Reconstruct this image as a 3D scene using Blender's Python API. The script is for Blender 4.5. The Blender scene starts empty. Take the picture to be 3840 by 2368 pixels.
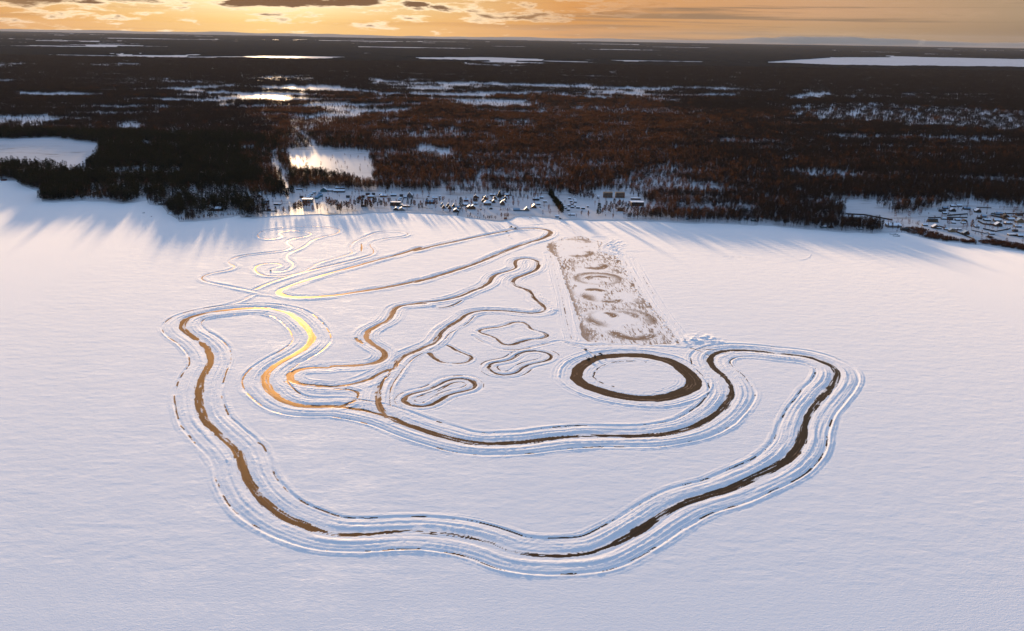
import bpy, bmesh, math, random
import numpy as np
from mathutils import Vector, Matrix
from mathutils.geometry import tessellate_polygon

random.seed(7)
RNG = np.random.default_rng(11)
SC = bpy.context.scene
COL = SC.collection
R = math.radians

# ------------------------------------------------------------------ camera
CAM_H = 340.0
F_PX = 3250.0                      # focal length in pixels of the 3840 px wide photograph
PITCH = math.atan((1184 - 126) / F_PX)
ROLL = R(0.94)
fwd = np.array([0, math.cos(PITCH), -math.sin(PITCH)])
r0 = np.array([1.0, 0, 0]); u0 = np.array([0, math.sin(PITCH), math.cos(PITCH)])
right = r0 * math.cos(ROLL) + u0 * math.sin(ROLL)
up = u0 * math.cos(ROLL) - r0 * math.sin(ROLL)
cam = bpy.data.cameras.new('camera'); cam_o = bpy.data.objects.new('camera', cam); COL.objects.link(cam_o)
cam.sensor_width = 36; cam.lens = F_PX / 3840 * 36; cam.clip_start = 1; cam.clip_end = 250000
m = Matrix.Identity(4)
for i in range(3):
    m[i][0] = right[i]; m[i][1] = up[i]; m[i][2] = -fwd[i]
m[2][3] = CAM_H
cam_o.matrix_world = m
SC.camera = cam_o

# ------------------------------------------------------------------ sun, sky, exposure
SUN_AZ = R(-15.0)                  # measured from +Y towards +X
SUN_EL = R(4.6)
sun_dir = Vector((math.sin(SUN_AZ) * math.cos(SUN_EL), math.cos(SUN_AZ) * math.cos(SUN_EL), math.sin(SUN_EL)))
sl = bpy.data.lights.new('sun', 'SUN'); sl.energy = 5.0; sl.angle = R(2.6); sl.color = (1.0, 0.68, 0.38)
so = bpy.data.objects.new('sun', sl); COL.objects.link(so)
so.rotation_euler = sun_dir.to_track_quat('Z', 'Y').to_euler()
VS = SC.view_settings
VS.view_transform = 'Standard'; VS.look = 'None'; VS.exposure = 0.77; VS.gamma = 1.0; VS.use_curve_mapping = False
SC.cycles.use_denoising = True
SC.cycles.max_bounces = 6; SC.cycles.diffuse_bounces = 3; SC.cycles.glossy_bounces = 2
SC.cycles.transmission_bounces = 3; SC.cycles.transparent_max_bounces = 8; SC.cycles.volume_bounces = 0
SC.cycles.sample_clamp_indirect = 4.0


class NT:
    """small helper for building node trees"""
    def __init__(self, tree):
        self.t = tree; tree.nodes.clear()
    def n(self, typ, **kw):
        nd = self.t.nodes.new(typ)
        for k, v in kw.items():
            setattr(nd, k, v)
        return nd
    def put(self, sock, v):
        if v is None: return
        if isinstance(v, bpy.types.NodeSocket): self.t.links.new(v, sock)
        else:
            if hasattr(sock.default_value, '__len__') and not hasattr(v, '__len__'): v = (v, v, v)
            if hasattr(sock.default_value, '__len__') and len(sock.default_value) == 4 and len(v) == 3: v = (*v, 1)
            sock.default_value = v
    def math(self, op, a, b=None, c=None, clamp=False):
        nd = self.n('ShaderNodeMath', operation=op, use_clamp=clamp)
        self.put(nd.inputs[0], a)
        if b is not None: self.put(nd.inputs[1], b)
        if c is not None: self.put(nd.inputs[2], c)
        return nd.outputs[0]
    def mix(self, f, a, b, blend='MIX'):
        nd = self.n('ShaderNodeMix', data_type='RGBA', blend_type=blend)
        self.put(nd.inputs[0], f); self.put(nd.inputs[6], a); self.put(nd.inputs[7], b)
        return nd.outputs[2]
    def ramp(self, f, stops, interp='LINEAR'):
        nd = self.n('ShaderNodeValToRGB'); cr = nd.color_ramp; cr.interpolation = interp
        while len(cr.elements) > 1: cr.elements.remove(cr.elements[-1])
        for i, (p, c) in enumerate(stops):
            e = cr.elements[0] if i == 0 else cr.elements.new(p)
            e.position = p; e.color = (*c, 1) if hasattr(c, '__len__') else (c, c, c, 1)
        self.put(nd.inputs[0], f)
        return nd.outputs[0]
    def smooth(self, v, a, b, lo=0.0, hi=1.0):
        nd = self.n('ShaderNodeMapRange', interpolation_type='SMOOTHSTEP')
        self.put(nd.inputs[0], v)
        for i, x in enumerate((a, b, lo, hi)): self.put(nd.inputs[1 + i], x)
        return nd.outputs[0]
    def noise(self, vec, scale, detail=2, rough=0.5, dist=0.0):
        nd = self.n('ShaderNodeTexNoise'); self.put(nd.inputs['Vector'], vec)
        nd.inputs['Scale'].default_value = scale; nd.inputs['Detail'].default_value = detail
        nd.inputs['Roughness'].default_value = rough; nd.inputs['Distortion'].default_value = dist
        return nd.outputs['Fac']
    def xyz(self, x, y, z=0.0):
        nd = self.n('ShaderNodeCombineXYZ'); self.put(nd.inputs[0], x); self.put(nd.inputs[1], y); self.put(nd.inputs[2], z)
        return nd.outputs[0]
    def vmul(self, v, s):
        nd = self.n('ShaderNodeVectorMath', operation='MULTIPLY'); self.put(nd.inputs[0], v); nd.inputs[1].default_value = s
        return nd.outputs[0]


W = bpy.data.worlds.new('World'); SC.world = W; W.use_nodes = True
w = NT(W.node_tree)
SKY_STRENGTH = 0.1
sky = w.n('ShaderNodeTexSky', sky_type='NISHITA')
sky.sun_disc = False; sky.sun_elevation = SUN_EL; sky.sun_rotation = SUN_AZ
sky.altitude = 300; sky.air_density = 1.0; sky.dust_density = 1.5; sky.ozone_density = 2.0
tc = w.n('ShaderNodeTexCoord'); sep = w.n('ShaderNodeSeparateXYZ'); w.put(sep.inputs[0], tc.outputs['Generated'])
az = w.math('ARCTAN2', sep.outputs[0], sep.outputs[1])
el = w.math('ARCSINE', sep.outputs[2])
daz = w.math('ABSOLUTE', w.math('SUBTRACT', az, SUN_AZ))
# low air: the glow along the horizon, strongest under the sun
HZ = 0.535 / SKY_STRENGTH
low = w.ramp(w.math('DIVIDE', daz, 1.6), [(0.0, (1.2, 0.74, 0.22)), (0.12, (0.98, 0.50, 0.13)), (0.20, (0.74, 0.34, 0.09)),
            (0.36, (0.52, 0.32, 0.155)), (0.48, (0.33, 0.22, 0.13)), (1.0, (0.2, 0.17, 0.16))])
mid = w.ramp(w.math('DIVIDE', daz, 1.6), [(0.0, (1.5, 1.16, 0.66)), (0.09, (1.02, 0.68, 0.31)), (0.20, (0.80, 0.37, 0.115)),
            (0.36, (0.68, 0.39, 0.21)), (0.48, (0.46, 0.32, 0.20)), (1.0, (0.25, 0.24, 0.28))])
glow = w.mix(w.smooth(el, 0.002, 0.028), low, mid)
# clouds in the low sky
nv = w.xyz(w.math('MULTIPLY', az, 19.0), w.math('MULTIPLY', el, 110.0), 3.7)
n1 = w.noise(nv, 1.0, 9, 0.62, 0.25)
nv2 = w.xyz(w.math('MULTIPLY', az, 2.6), w.math('MULTIPLY', el, 120.0), 9.1)
n2 = w.noise(nv2, 1.0, 7, 0.6, 0.4)
near_sun = w.smooth(daz, 0.46, 0.14)
thr = w.math('MULTIPLY_ADD', w.smooth(el, 0.004, 0.036), -0.085, 0.60)
lift = None
for cx_, cy_, rx_, ry_, am_ in ((150, 8, 330, 26, .34), (960, 22, 100, 12, .13), (1090, 20, 110, 20, .20), (1330, 18, 150, 30, .22), (1560, 26, 50, 14, .15), (1900, 66, 150, 22, .20), (2280, 40, 120, 26, .10), (1700, 55, 170, 18, .10), (450, 72, 160, 16, .12), (180, 82, 190, 16, .10), (2450, 3, 260, 9, .2), (1300, 90, 400, 14, .07)):
    a0 = math.atan((cx_ - 1920) / F_PX); e0 = (126 - cy_ + (cx_ - 1920) * math.tan(ROLL)) / F_PX
    q1 = w.math('POWER', w.math('DIVIDE', w.math('SUBTRACT', az, a0), rx_ / F_PX), 2.0); q2 = w.math('POWER', w.math('DIVIDE', w.math('SUBTRACT', el, e0), ry_ / F_PX), 2.0)
    g_ = w.math('MULTIPLY', w.math('EXPONENT', w.math('MULTIPLY', w.math('ADD', q1, q2), -1.0)), am_ * 1.1)
    lift = g_ if lift is None else w.math('ADD', lift, g_)
cu = w.math('SUBTRACT', w.math('ADD', n1, lift), w.math('ADD', thr, 0.02))
cu_edge = w.math('MULTIPLY', w.smooth(cu, -0.035, 0.045), w.math('MULTIPLY_ADD', near_sun, 0.92, 0.08))
cu_core = w.smooth(cu, 0.03, 0.15)
st = w.math('MULTIPLY', w.smooth(n2, 0.50, 0.66), w.math('SUBTRACT', 1.0, w.math('MULTIPLY', near_sun, 0.55)))
glow = w.mix(w.math('MULTIPLY', st, 0.75), glow, w.mix(near_sun, (0.27, 0.185, 0.12), (0.72, 0.36, 0.13)))
cloud = w.mix(cu_core, w.mix(near_sun, (0.80, 0.52, 0.34), (1.35, 1.0, 0.62)), w.mix(near_sun, (0.20, 0.13, 0.09), (0.24, 0.125, 0.06)))
glow = w.mix(cu_edge, glow, cloud)
glow10 = w.vmul(glow, (HZ, HZ, HZ))
band = w.smooth(el, 0.20, 0.045)
nish = w.vmul(sky.outputs[0], (3.75, 3.52, 3.66))
upper = w.ramp(w.math('DIVIDE', daz, 1.6), [(0.0, (9.5, 5.0, 1.9)), (0.14, (7.2, 3.8, 1.6)), (0.30, (2.3, 1.55, 1.1)), (0.5, (1.5, 1.4, 1.5)), (1.0, (1.3, 1.5, 1.8))])
upper_low = w.ramp(w.math('DIVIDE', daz, 1.6), [(0.0, (10.5, 5.8, 2.3)), (0.20, (9.5, 5.3, 2.3)), (0.30, (4.2, 2.7, 1.6)), (0.45, (2.0, 1.6, 1.4)), (1.0, (1.4, 1.5, 1.7))])
upper = w.mix(w.smooth(el, 0.37, 0.24), upper, upper_low)
skyc = w.mix(w.smooth(el, 0.75, 0.10), nish, upper)
skyc = w.mix(band, skyc, glow10)
bg = w.n('ShaderNodeBackground'); w.put(bg.inputs[0], skyc); bg.inputs[1].default_value = SKY_STRENGTH
wo = w.n('ShaderNodeOutputWorld'); w.t.links.new(bg.outputs[0], wo.inputs[0])


HAZE_COL = (0.60, 0.67, 0.84)
HAZE_D = 3.2e-6

# ------------------------------------------------------------------ pixel <-> ground
def p2g(x, y, z=0.0):
    """point of the plane at height z seen at photo pixel x, y"""
    x = np.asarray(x, float); y = np.asarray(y, float)
    d = fwd[None] * 1.0 + np.multiply.outer((x.ravel() - 1920) / F_PX, right) - np.multiply.outer((y.ravel() - 1184) / F_PX, up)
    t = (z - CAM_H) / d[:, 2]
    return d[:, :2] * t[:, None]


def g2p(X, Y, Z=0.0):
    v = np.stack([X, Y, np.zeros_like(X) + Z - CAM_H], -1)
    dz = v @ fwd
    return 1920 + F_PX * (v @ right) / dz, 1184 - F_PX * (v @ up) / dz


def G1(x, y, z=0.0):
    g = p2g([x], [y], z)[0]
    return float(g[0]), float(g[1])


def px_m(x, y):
    """photo pixels per metre at the ground point under pixel x, y"""
    gx, gy = G1(x, y)
    return F_PX / float(np.array([gx, gy, -CAM_H]) @ fwd)


class VNoise:
    def __init__(self, seed, n=256):
        self.a = np.random.default_rng(seed).random((n, n)).astype(np.float32); self.n = n
    def __call__(self, x, y):
        x = np.asarray(x, np.float32); y = np.asarray(y, np.float32)
        xi = np.floor(x).astype(np.int32); yi = np.floor(y).astype(np.int32)
        fx = x - xi; fy = y - yi
        fx = fx * fx * (3 - 2 * fx); fy = fy * fy * (3 - 2 * fy)
        n = self.n; x0 = xi % n; x1 = (xi + 1) % n; y0 = yi % n; y1 = (yi + 1) % n
        a = self.a
        return (a[x0, y0] * (1 - fx) + a[x1, y0] * fx) * (1 - fy) + (a[x0, y1] * (1 - fx) + a[x1, y1] * fx) * fy


VN = [VNoise(100 + i) for i in range(10)]
def fbm(x, y, k=0, oct=3):
    s = 0; a = 1; t = 0
    for i in range(oct):
        s = s + a * VN[(k + i) % 10](x * 2 ** i + 7.3 * i, y * 2 ** i + 3.1 * i); t += a; a *= 0.5
    return s / t


def sstep(x, a, b):
    t = np.clip((x - a) / (b - a), 0, 1)
    return t * t * (3 - 2 * t)


# ------------------------------------------------------------------ object helpers
def mesh_np(name, verts, faces_flat, counts, mats, mat_idx=None, smooth=False):
    me = bpy.data.meshes.new(name)
    nv = len(verts); nl = len(faces_flat); nf = len(counts)
    me.vertices.add(nv); me.vertices.foreach_set('co', np.asarray(verts, np.float32).ravel())
    me.loops.add(nl); me.loops.foreach_set('vertex_index', np.asarray(faces_flat, np.int32))
    me.polygons.add(nf)
    st = np.zeros(nf, np.int32); st[1:] = np.cumsum(counts)[:-1]
    me.polygons.foreach_set('loop_start', st); me.polygons.foreach_set('loop_total', np.asarray(counts, np.int32))
    for mt in mats: me.materials.append(mt)
    if mat_idx is not None: me.polygons.foreach_set('material_index', np.asarray(mat_idx, np.int32))
    if smooth: me.polygons.foreach_set('use_smooth', np.ones(nf, bool))
    me.update(calc_edges=True)
    return me


class MB:
    """collects shapes into one mesh"""
    def __init__(self):
        self.v = []; self.f = []
    def poly(self, pts):
        k = len(self.v); self.v += [tuple(p) for p in pts]; self.f.append(list(range(k, k + len(pts))))
    def box(self, c, s, rz=0.0, top=(1.0, 1.0)):
        k = len(self.v); ca, sa = math.cos(rz), math.sin(rz)
        for dz in (-1, 1):
            tx, ty = top if dz > 0 else (1, 1)
            for dx, dy in ((-1, -1), (1, -1), (1, 1), (-1, 1)):
                x = dx * s[0] / 2 * tx; y = dy * s[1] / 2 * ty
                self.v.append((c[0] + x * ca - y * sa, c[1] + x * sa + y * ca, c[2] + dz * s[2] / 2))
        for q in ((0, 3, 2, 1), (4, 5, 6, 7), (0, 1, 5, 4), (1, 2, 6, 5), (2, 3, 7, 6), (3, 0, 4, 7)):
            self.f.append([k + i for i in q])
    def tube(self, pts, rad, n=6, cap=True):
        k = len(self.v)
        for i, p in enumerate(pts):
            p = Vector(p)
            a = Vector(pts[max(i - 1, 0)]); b = Vector(pts[min(i + 1, len(pts) - 1)])
            t = (b - a).normalized()
            e = t.orthogonal().normalized(); g = t.cross(e)
            r = rad[i] if hasattr(rad, '__len__') else rad
            for j in range(n):
                an = 2 * math.pi * j / n
                self.v.append(tuple(p + e * (math.cos(an) * r) + g * (math.sin(an) * r)))
        for i in range(len(pts) - 1):
            for j in range(n):
                self.f.append([k + i * n + j, k + i * n + (j + 1) % n, k + (i + 1) * n + (j + 1) % n, k + (i + 1) * n + j])
        if cap:
            self.f.append([k + j for j in range(n)][::-1]); self.f.append([k + (len(pts) - 1) * n + j for j in range(n)])
    def prism(self, prof, y0, y1, axis='y'):
        """profile of (x, z) points swept from y0 to y1"""
        k = len(self.v); n = len(prof)
        for y in (y0, y1):
            for x, z in prof:
                self.v.append((x, y, z) if axis == 'y' else (y, x, z))
        for j in range(n):
            self.f.append([k + j, k + (j + 1) % n, k + n + (j + 1) % n, k + n + j])
        self.f.append([k + j for j in range(n)][::-1]); self.f.append([k + n + j for j in range(n)])
    def build(self, name, mat, parent=None, smooth=False):
        me = bpy.data.meshes.new(name); me.from_pydata(self.v, [], self.f); me.update()
        bm = bmesh.new(); bm.from_mesh(me); bmesh.ops.recalc_face_normals(bm, faces=bm.faces); bm.to_mesh(me); bm.free()
        if smooth: me.polygons.foreach_set('use_smooth', np.ones(len(me.polygons), bool))
        me.materials.append(mat)
        return link(name, me, parent)


def link(name, me, parent=None):
    o = bpy.data.objects.new(name, me); COL.objects.link(o)
    if parent is not None: o.parent = parent
    return o


def tag(o, label=None, cat=None, group=None, kind=None):
    if label: o['label'] = label
    if cat: o['category'] = cat
    if group: o['group'] = group
    if kind: o['kind'] = kind
    return o


def thing(name, label, cat, loc=(0, 0, 0), rz=0.0, group=None):
    o = bpy.data.objects.new(name, None); COL.objects.link(o); o.location = loc; o.rotation_euler = (0, 0, rz)
    o.empty_display_size = 1.0
    return tag(o, label, cat, group)


def dup(root, loc, rz, scale=1.0, label=None, group=None):
    r = root.copy(); COL.objects.link(r); r.location = loc; r.rotation_euler = (0, 0, rz); r.scale = (scale,) * 3
    if label: r['label'] = label
    if group: r['group'] = group
    for ch in root.children:
        c = ch.copy(); COL.objects.link(c); c.parent = r
        for g in ch.children:
            d = g.copy(); COL.objects.link(d); d.parent = c
    return r


# ------------------------------------------------------------------ materials
def new_mat(name):
    mt = bpy.data.materials.new(name); mt.use_nodes = True
    return mt, NT(mt.node_tree)


def principled(t, base, rough, spec=0.5, normal=None, **kw):
    p = t.n('ShaderNodeBsdfPrincipled')
    t.put(p.inputs['Base Color'], base); t.put(p.inputs['Roughness'], rough)
    t.put(p.inputs['Specular IOR Level'], spec)
    if normal is not None: t.put(p.inputs['Normal'], normal)
    for k, v in kw.items(): t.put(p.inputs[k], v)
    return p.outputs[0]


def finish(t, shader):
    o = t.n('ShaderNodeOutputMaterial'); t.t.links.new(shader, o.inputs[0])


def bump(t, h, strength, dist):
    b = t.n('ShaderNodeBump'); b.inputs['Strength'].default_value = strength; b.inputs['Distance'].default_value = dist
    t.put(b.inputs['Height'], h)
    return b.outputs[0]


def plain(name, col, rough=0.7, var=0.25, scale=0.6, spec=0.3, metal=0.0):
    mt, t = new_mat(name)
    g = t.n('ShaderNodeNewGeometry')
    n = t.noise(g.outputs['Position'], scale, 4, 0.6)
    c = t.mix(n, tuple(x * (1 - var) for x in col), tuple(min(1, x * (1 + var)) for x in col))
    finish(t, principled(t, c, rough, spec, Metallic=metal))
    return mt


SNOW_COL = (0.84, 0.85, 0.88)
SNOW_ROUGH = 0.74
SNOW_SPEC = 0.024


def snow_shader(t, pos, sheen=0.85):
    n_big = t.noise(t.vmul(pos, (0.020, 0.05, 1)), 1.0, 4, 0.6)
    n_mid = t.noise(t.vmul(pos, (0.16, 0.42, 1)), 1.0, 4, 0.62, 0.6)
    n_fine = t.noise(t.vmul(pos, (0.75, 1.1, 1)), 1.0, 3, 0.6)
    n_rip = t.noise(t.vmul(pos, (0.30, 0.95, 1)), 1.0, 3, 0.6, 1.2)
    h = t.math('ADD', t.math('ADD', t.math('MULTIPLY', n_mid, 0.30), t.math('MULTIPLY', n_fine, 0.20)), t.math('MULTIPLY', n_rip, 0.22))
    nrm = bump(t, h, 0.75, 0.55)
    c = t.mix(n_big, (0.82, 0.825, 0.85), (0.87, 0.87, 0.88))
    # wind-glazed crust: smoother in patches
    rough = t.smooth(t.math('ADD', t.math('MULTIPLY', n_big, 0.5), t.math('MULTIPLY', n_mid, 0.5)), 0.40, 0.66, SNOW_ROUGH + 0.06, SNOW_ROUGH - 0.16)
    d = principled(t, c, 1.0, 0.0, nrm, **{'Sheen Weight': sheen, 'Sheen Roughness': 0.42, 'Sheen Tint': (1.0, 0.965, 0.93)})
    g = t.n('ShaderNodeBsdfGlossy'); t.put(g.inputs['Color'], (1, 1, 1)); t.put(g.inputs['Roughness'], rough); t.put(g.inputs['Normal'], nrm)
    mx = t.n('ShaderNodeMixShader'); t.put(mx.inputs[0], t.smooth(t.math('ADD', t.math('MULTIPLY', n_big, 0.4), t.math('MULTIPLY', n_mid, 0.6)), 0.46, 0.64, SNOW_SPEC, SNOW_SPEC * 2.6)); t.t.links.new(d, mx.inputs[1]); t.t.links.new(g.outputs[0], mx.inputs[2])
    return mx.outputs[0], nrm


M = {}
mt, t = new_mat('lake_snow_and_ice'); M['lake'] = mt
geo = t.n('ShaderNodeNewGeometry'); pos = geo.outputs['Position']
sn, _ = snow_shader(t, pos)
at = t.n('ShaderNodeAttribute', attribute_name='ice'); iv = at.outputs['Fac']
grain = t.noise(t.vmul(pos, (0.9, 0.9, 1)), 1.0, 3, 0.65)
imask = t.smooth(t.math('ADD', iv, t.math('MULTIPLY', t.math('SUBTRACT', grain, 0.5), 0.55)), 0.34, 0.64)
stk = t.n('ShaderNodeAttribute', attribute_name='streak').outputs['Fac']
dust_glow = t.math('ADD', t.math('MULTIPLY', t.noise(t.vmul(pos, (0.12, 0.12, 1)), 1.0, 6, 0.7), 0.45), t.math('MULTIPLY', stk, 0.6))
icol = t.mix(t.smooth(dust_glow, 0.62, 0.80), t.mix(t.smooth(dust_glow, 0.32, 0.62), (0.016, 0.010, 0.007), (0.060, 0.035, 0.021)), (0.34, 0.205, 0.120))  # tan end holds snow dust and a painted reflection of the warm sky
ice_n = bump(t, t.noise(t.vmul(pos, (0.6, 0.6, 1)), 1.0, 3, 0.6), 0.06, 0.3)
fr = t.n('ShaderNodeFresnel'); fr.inputs['IOR'].default_value = 1.33
amt = t.math('MULTIPLY', t.math('MINIMUM', fr.outputs[0], 0.38), t.smooth(dust_glow, 0.3, 0.7, 0.78, 0.42))
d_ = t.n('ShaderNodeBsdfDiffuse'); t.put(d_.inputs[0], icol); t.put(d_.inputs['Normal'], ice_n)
g_ = t.n('ShaderNodeBsdfGlossy'); t.put(g_.inputs['Color'], (1.0, 0.70, 0.41)); t.put(g_.inputs['Roughness'], t.smooth(dust_glow, 0.3, 0.7, 0.29, 0.36)); t.put(g_.inputs['Normal'], ice_n)  # sunset orange put into the gloss colour
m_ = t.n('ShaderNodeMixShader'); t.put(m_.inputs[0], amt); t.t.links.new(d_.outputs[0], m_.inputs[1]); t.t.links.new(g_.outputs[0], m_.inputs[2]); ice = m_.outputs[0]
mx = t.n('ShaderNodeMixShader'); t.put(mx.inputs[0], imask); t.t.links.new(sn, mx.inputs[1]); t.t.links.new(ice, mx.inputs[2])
finish(t, mx.outputs[0])

mt, t = new_mat('land_snow'); M['snow'] = mt
geo = t.n('ShaderNodeNewGeometry'); sn, _ = snow_shader(t, geo.outputs['Position']); finish(t, sn)
mt, t = new_mat('field_snow'); M['field'] = mt                # greyer than the lake snow, with brown patches of reeds and tussocks
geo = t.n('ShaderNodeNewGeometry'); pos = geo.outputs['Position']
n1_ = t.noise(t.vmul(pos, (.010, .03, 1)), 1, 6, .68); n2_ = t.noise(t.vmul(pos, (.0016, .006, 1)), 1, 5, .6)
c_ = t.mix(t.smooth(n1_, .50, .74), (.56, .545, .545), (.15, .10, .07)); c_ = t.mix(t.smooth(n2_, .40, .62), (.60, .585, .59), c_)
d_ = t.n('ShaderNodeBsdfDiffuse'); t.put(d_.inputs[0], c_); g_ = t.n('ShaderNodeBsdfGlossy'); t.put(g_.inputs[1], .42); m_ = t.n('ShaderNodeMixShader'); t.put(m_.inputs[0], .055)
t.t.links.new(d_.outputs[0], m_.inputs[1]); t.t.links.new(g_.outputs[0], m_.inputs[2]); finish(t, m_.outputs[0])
mt, t = new_mat('roof_snow'); M['roof_snow'] = mt
geo = t.n('ShaderNodeNewGeometry'); n = t.noise(geo.outputs['Position'], 0.7, 3)
finish(t, principled(t, t.mix(n, (0.74, 0.77, 0.82), (0.84, 0.86, 0.89)), 0.6, 0.4, bump(t, n, 0.3, 0.2)))


def leafy(name, col, tcol, amt):
    mt, t = new_mat(name)
    oi = t.n('ShaderNodeObjectInfo'); g = t.n('ShaderNodeNewGeometry')
    n = t.noise(t.vmul(g.outputs['Position'], (0.02, 0.02, 0.02)), 1.0, 3, 0.6)
    f = t.math('MULTIPLY_ADD', oi.outputs['Random'], 0.6, t.math('MULTIPLY', n, 0.4))
    c = t.mix(f, tuple(x * 0.6 for x in col), tuple(x * 1.4 for x in col))
    d = t.n('ShaderNodeBsdfDiffuse'); t.put(d.inputs[0], c)
    tr = t.n('ShaderNodeBsdfTranslucent'); t.put(tr.inputs[0], tcol)
    mx = t.n('ShaderNodeMixShader'); mx.inputs[0].default_value = amt
    t.t.links.new(d.outputs[0], mx.inputs[1]); t.t.links.new(tr.outputs[0], mx.inputs[2])
    finish(t, mx.outputs[0])
    return mt


M['twig'] = leafy('birch_twigs', (0.034, 0.021, 0.014), (0.112, 0.050, 0.022), 0.32)
M['twig_dark'] = leafy('dark_twigs', (0.024, 0.019, 0.017), (0.05, 0.03, 0.02), 0.12)
M['needle'] = leafy('pine_needles', (0.014, 0.017, 0.012), (0.03, 0.03, 0.012), 0.12)
M['bark'] = plain('dark_bark', (0.05, 0.038, 0.03), 0.9)
M['birch_bark'] = plain('birch_bark', (0.16, 0.135, 0.12), 0.85, 0.5, 2.0)
M['brush'] = leafy('willow_brush', (0.060, 0.035, 0.025), (0.12, 0.05, 0.025), 0.25)

# ------------------------------------------------------------------ the ice tracks: traced centre lines
# crops of the photograph the points were read in: x0, y0, scale
CR = {'A': (600, 780, 1000 / 2452), 'B': (1500, 780, 1300 / 2452), 'C': (600, 1100, 900 / 2094), 'D': (1300, 1100, 1000 / 2326),
      'E': (2100, 1200, 1200 / 2452), 'F': (600, 1600, 1300 / 2452), 'G': (1800, 1600, 1400 / 2452)}
def pts(*runs):
    out = []
    for c, lst in runs:
        x0, y0, s = CR[c]
        for p in lst:
            x, y = x0 + p[0] * s, y0 + p[1] * s
            g = G1(x, y)
            out.append((g[0], g[1], p[2] if len(p) > 2 else 1.0))
    return np.array(out)


def spline(P, closed, step=2.5):
    n = len(P); out = []
    rng = range(n if closed else n - 1)
    for i in rng:
        p0 = P[(i - 1) % n] if closed or i > 0 else P[i]; p1 = P[i]; p2 = P[(i + 1) % n]
        p3 = P[(i + 2) % n] if closed or i + 2 < n else P[i + 1]
        # centripetal parameters keep bends round
        d = [max(1e-3, np.hypot(*(b[:2] - a[:2])) ** 0.5) for a, b in ((p0, p1), (p1, p2), (p2, p3))]
        t0, t1 = 0, d[0]; t2 = t1 + d[1]; t3 = t2 + d[2]
        k = max(2, int(np.hypot(*(p2[:2] - p1[:2])) / step))
        for j in range(k):
            tt = t1 + (t2 - t1) * j / k
            if np.allclose(p0, p1): a1 = p1
            else: a1 = (t1 - tt) / (t1 - t0) * p0 + (tt - t0) / (t1 - t0) * p1
            a2 = (t2 - tt) / (t2 - t1) * p1 + (tt - t1) / (t2 - t1) * p2
            a3 = p2 if np.allclose(p2, p3) else (t3 - tt) / (t3 - t2) * p2 + (tt - t2) / (t3 - t2) * p3
            b1 = (t2 - tt) / (t2 - t0) * a1 + (tt - t0) / (t2 - t0) * a2
            b2 = (t3 - tt) / (t3 - t1) * a2 + (tt - t1) / (t3 - t1) * a3
            out.append((t2 - tt) / (t2 - t1) * b1 + (tt - t1) / (t2 - t1) * b2)
    out.append(P[0] if closed else P[-1])
    out = np.array(out)
    # light smoothing of the hand-traced line
    for _ in range(6):
        q = out.copy()
        q[1:-1, :2] = (out[:-2, :2] + 2 * out[1:-1, :2] + out[2:, :2]) / 4
        out = q
    return out


T_BIG = pts(('C', [(985, 140, .3), (950, 136, .9), (850, 130), (650, 140), (450, 165, .75), (330, 190), (240, 222, 1.1), (195, 275, 1.15), (200, 310, 1.1), (250, 360), (320, 402, .9), (340, 418, .1),
                    (360, 435, .9), (410, 490, 1.1), (437, 550, 1.1), (440, 610, 1.1), (400, 680, 1.1), (360, 760), (340, 850, 1.15), (342, 940, 1.2), (358, 1030, 1.2), (400, 1120, 1.1),
                    (470, 1190), (540, 1260, .8), (600, 1310, .7), (650, 1370, .8), (690, 1440, 1.0)]),
            ('F', [(552, 170, 1), (575, 250, 1), (595, 330, 1.05), (635, 410, 1.05), (690, 490, 1.05), (760, 560, 1.05), (840, 615), (920, 660), (1000, 690), (1090, 725, .9), (1150, 742, .45),
                   (1250, 760, .38), (1450, 764, .46), (1650, 748, .36), (1850, 745, .22), (2000, 757, .22), (2200, 790, .36), (2420, 860, .22)]),
            ('G', [(180, 815, .4), (400, 848, .48), (600, 845, .45), (750, 825, .42), (860, 782, .6), (900, 760, .9), (1000, 708), (1100, 648), (1200, 578, 1), (1300, 520, .95), (1450, 465),
                   (1600, 425, 1.1), (1750, 360, 1.2), (1900, 290, 1.25), (2010, 225, 1.25), (2085, 150, 1.25), (2118, 70, 1.2)]),
            ('E', [(1862, 850, 1.2), (1880, 790, .9), (1930, 690, .9), (2020, 580, 1.0), (2095, 490, 1.1), (2122, 415, 1.1), (2095, 365, 1.1), (2020, 325, 1), (1900, 285, .9), (1750, 266, .6), (1660, 259, .1), (1600, 250, .7),
                   (1450, 236, .8), (1310, 234, .8), (1210, 252), (1155, 290, 1.0), (1155, 330), (1190, 380), (1240, 420), (1290, 480, .6), (1318, 550, .8), (1290, 620, 1.1), (1220, 700, 1.1), (1120, 770, 1.1), (1000, 830, 1.1), (850, 865, 1.0), (700, 885), (500, 891, .9), (300, 889, .5),
                   (200, 888, .15), (100, 892, .5)]),
            ('D', [(2200, 1246, .2), (2050, 1248, .3), (1900, 1255, .9), (1750, 1272, 1), (1550, 1298, 1), (1350, 1311, 1), (1200, 1312, .95), (1000, 1290), (850, 1252), (700, 1208), (550, 1155), (430, 1108, 1),
                   (350, 1075, .7), (230, 1042, .6), (100, 1015, .7), (0, 1002, .6)]),
            ('C', [(1580, 988, .6), (1450, 990, .9), (1300, 988), (1150, 968), (1050, 925, 1.05), (980, 870, 1.15), (930, 810, 1.25), (915, 760, 1.3), (925, 710, 1.1), (975, 655, 1), (1050, 602, .95), (1150, 550), (1250, 490, 1.05), (1310, 435, 1.15),
                   (1328, 390, 1.2), (1300, 325, 1.2), (1250, 268, 1.15), (1180, 208, 1.05), (1110, 170, .9), (1020, 150, .6)]))
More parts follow.
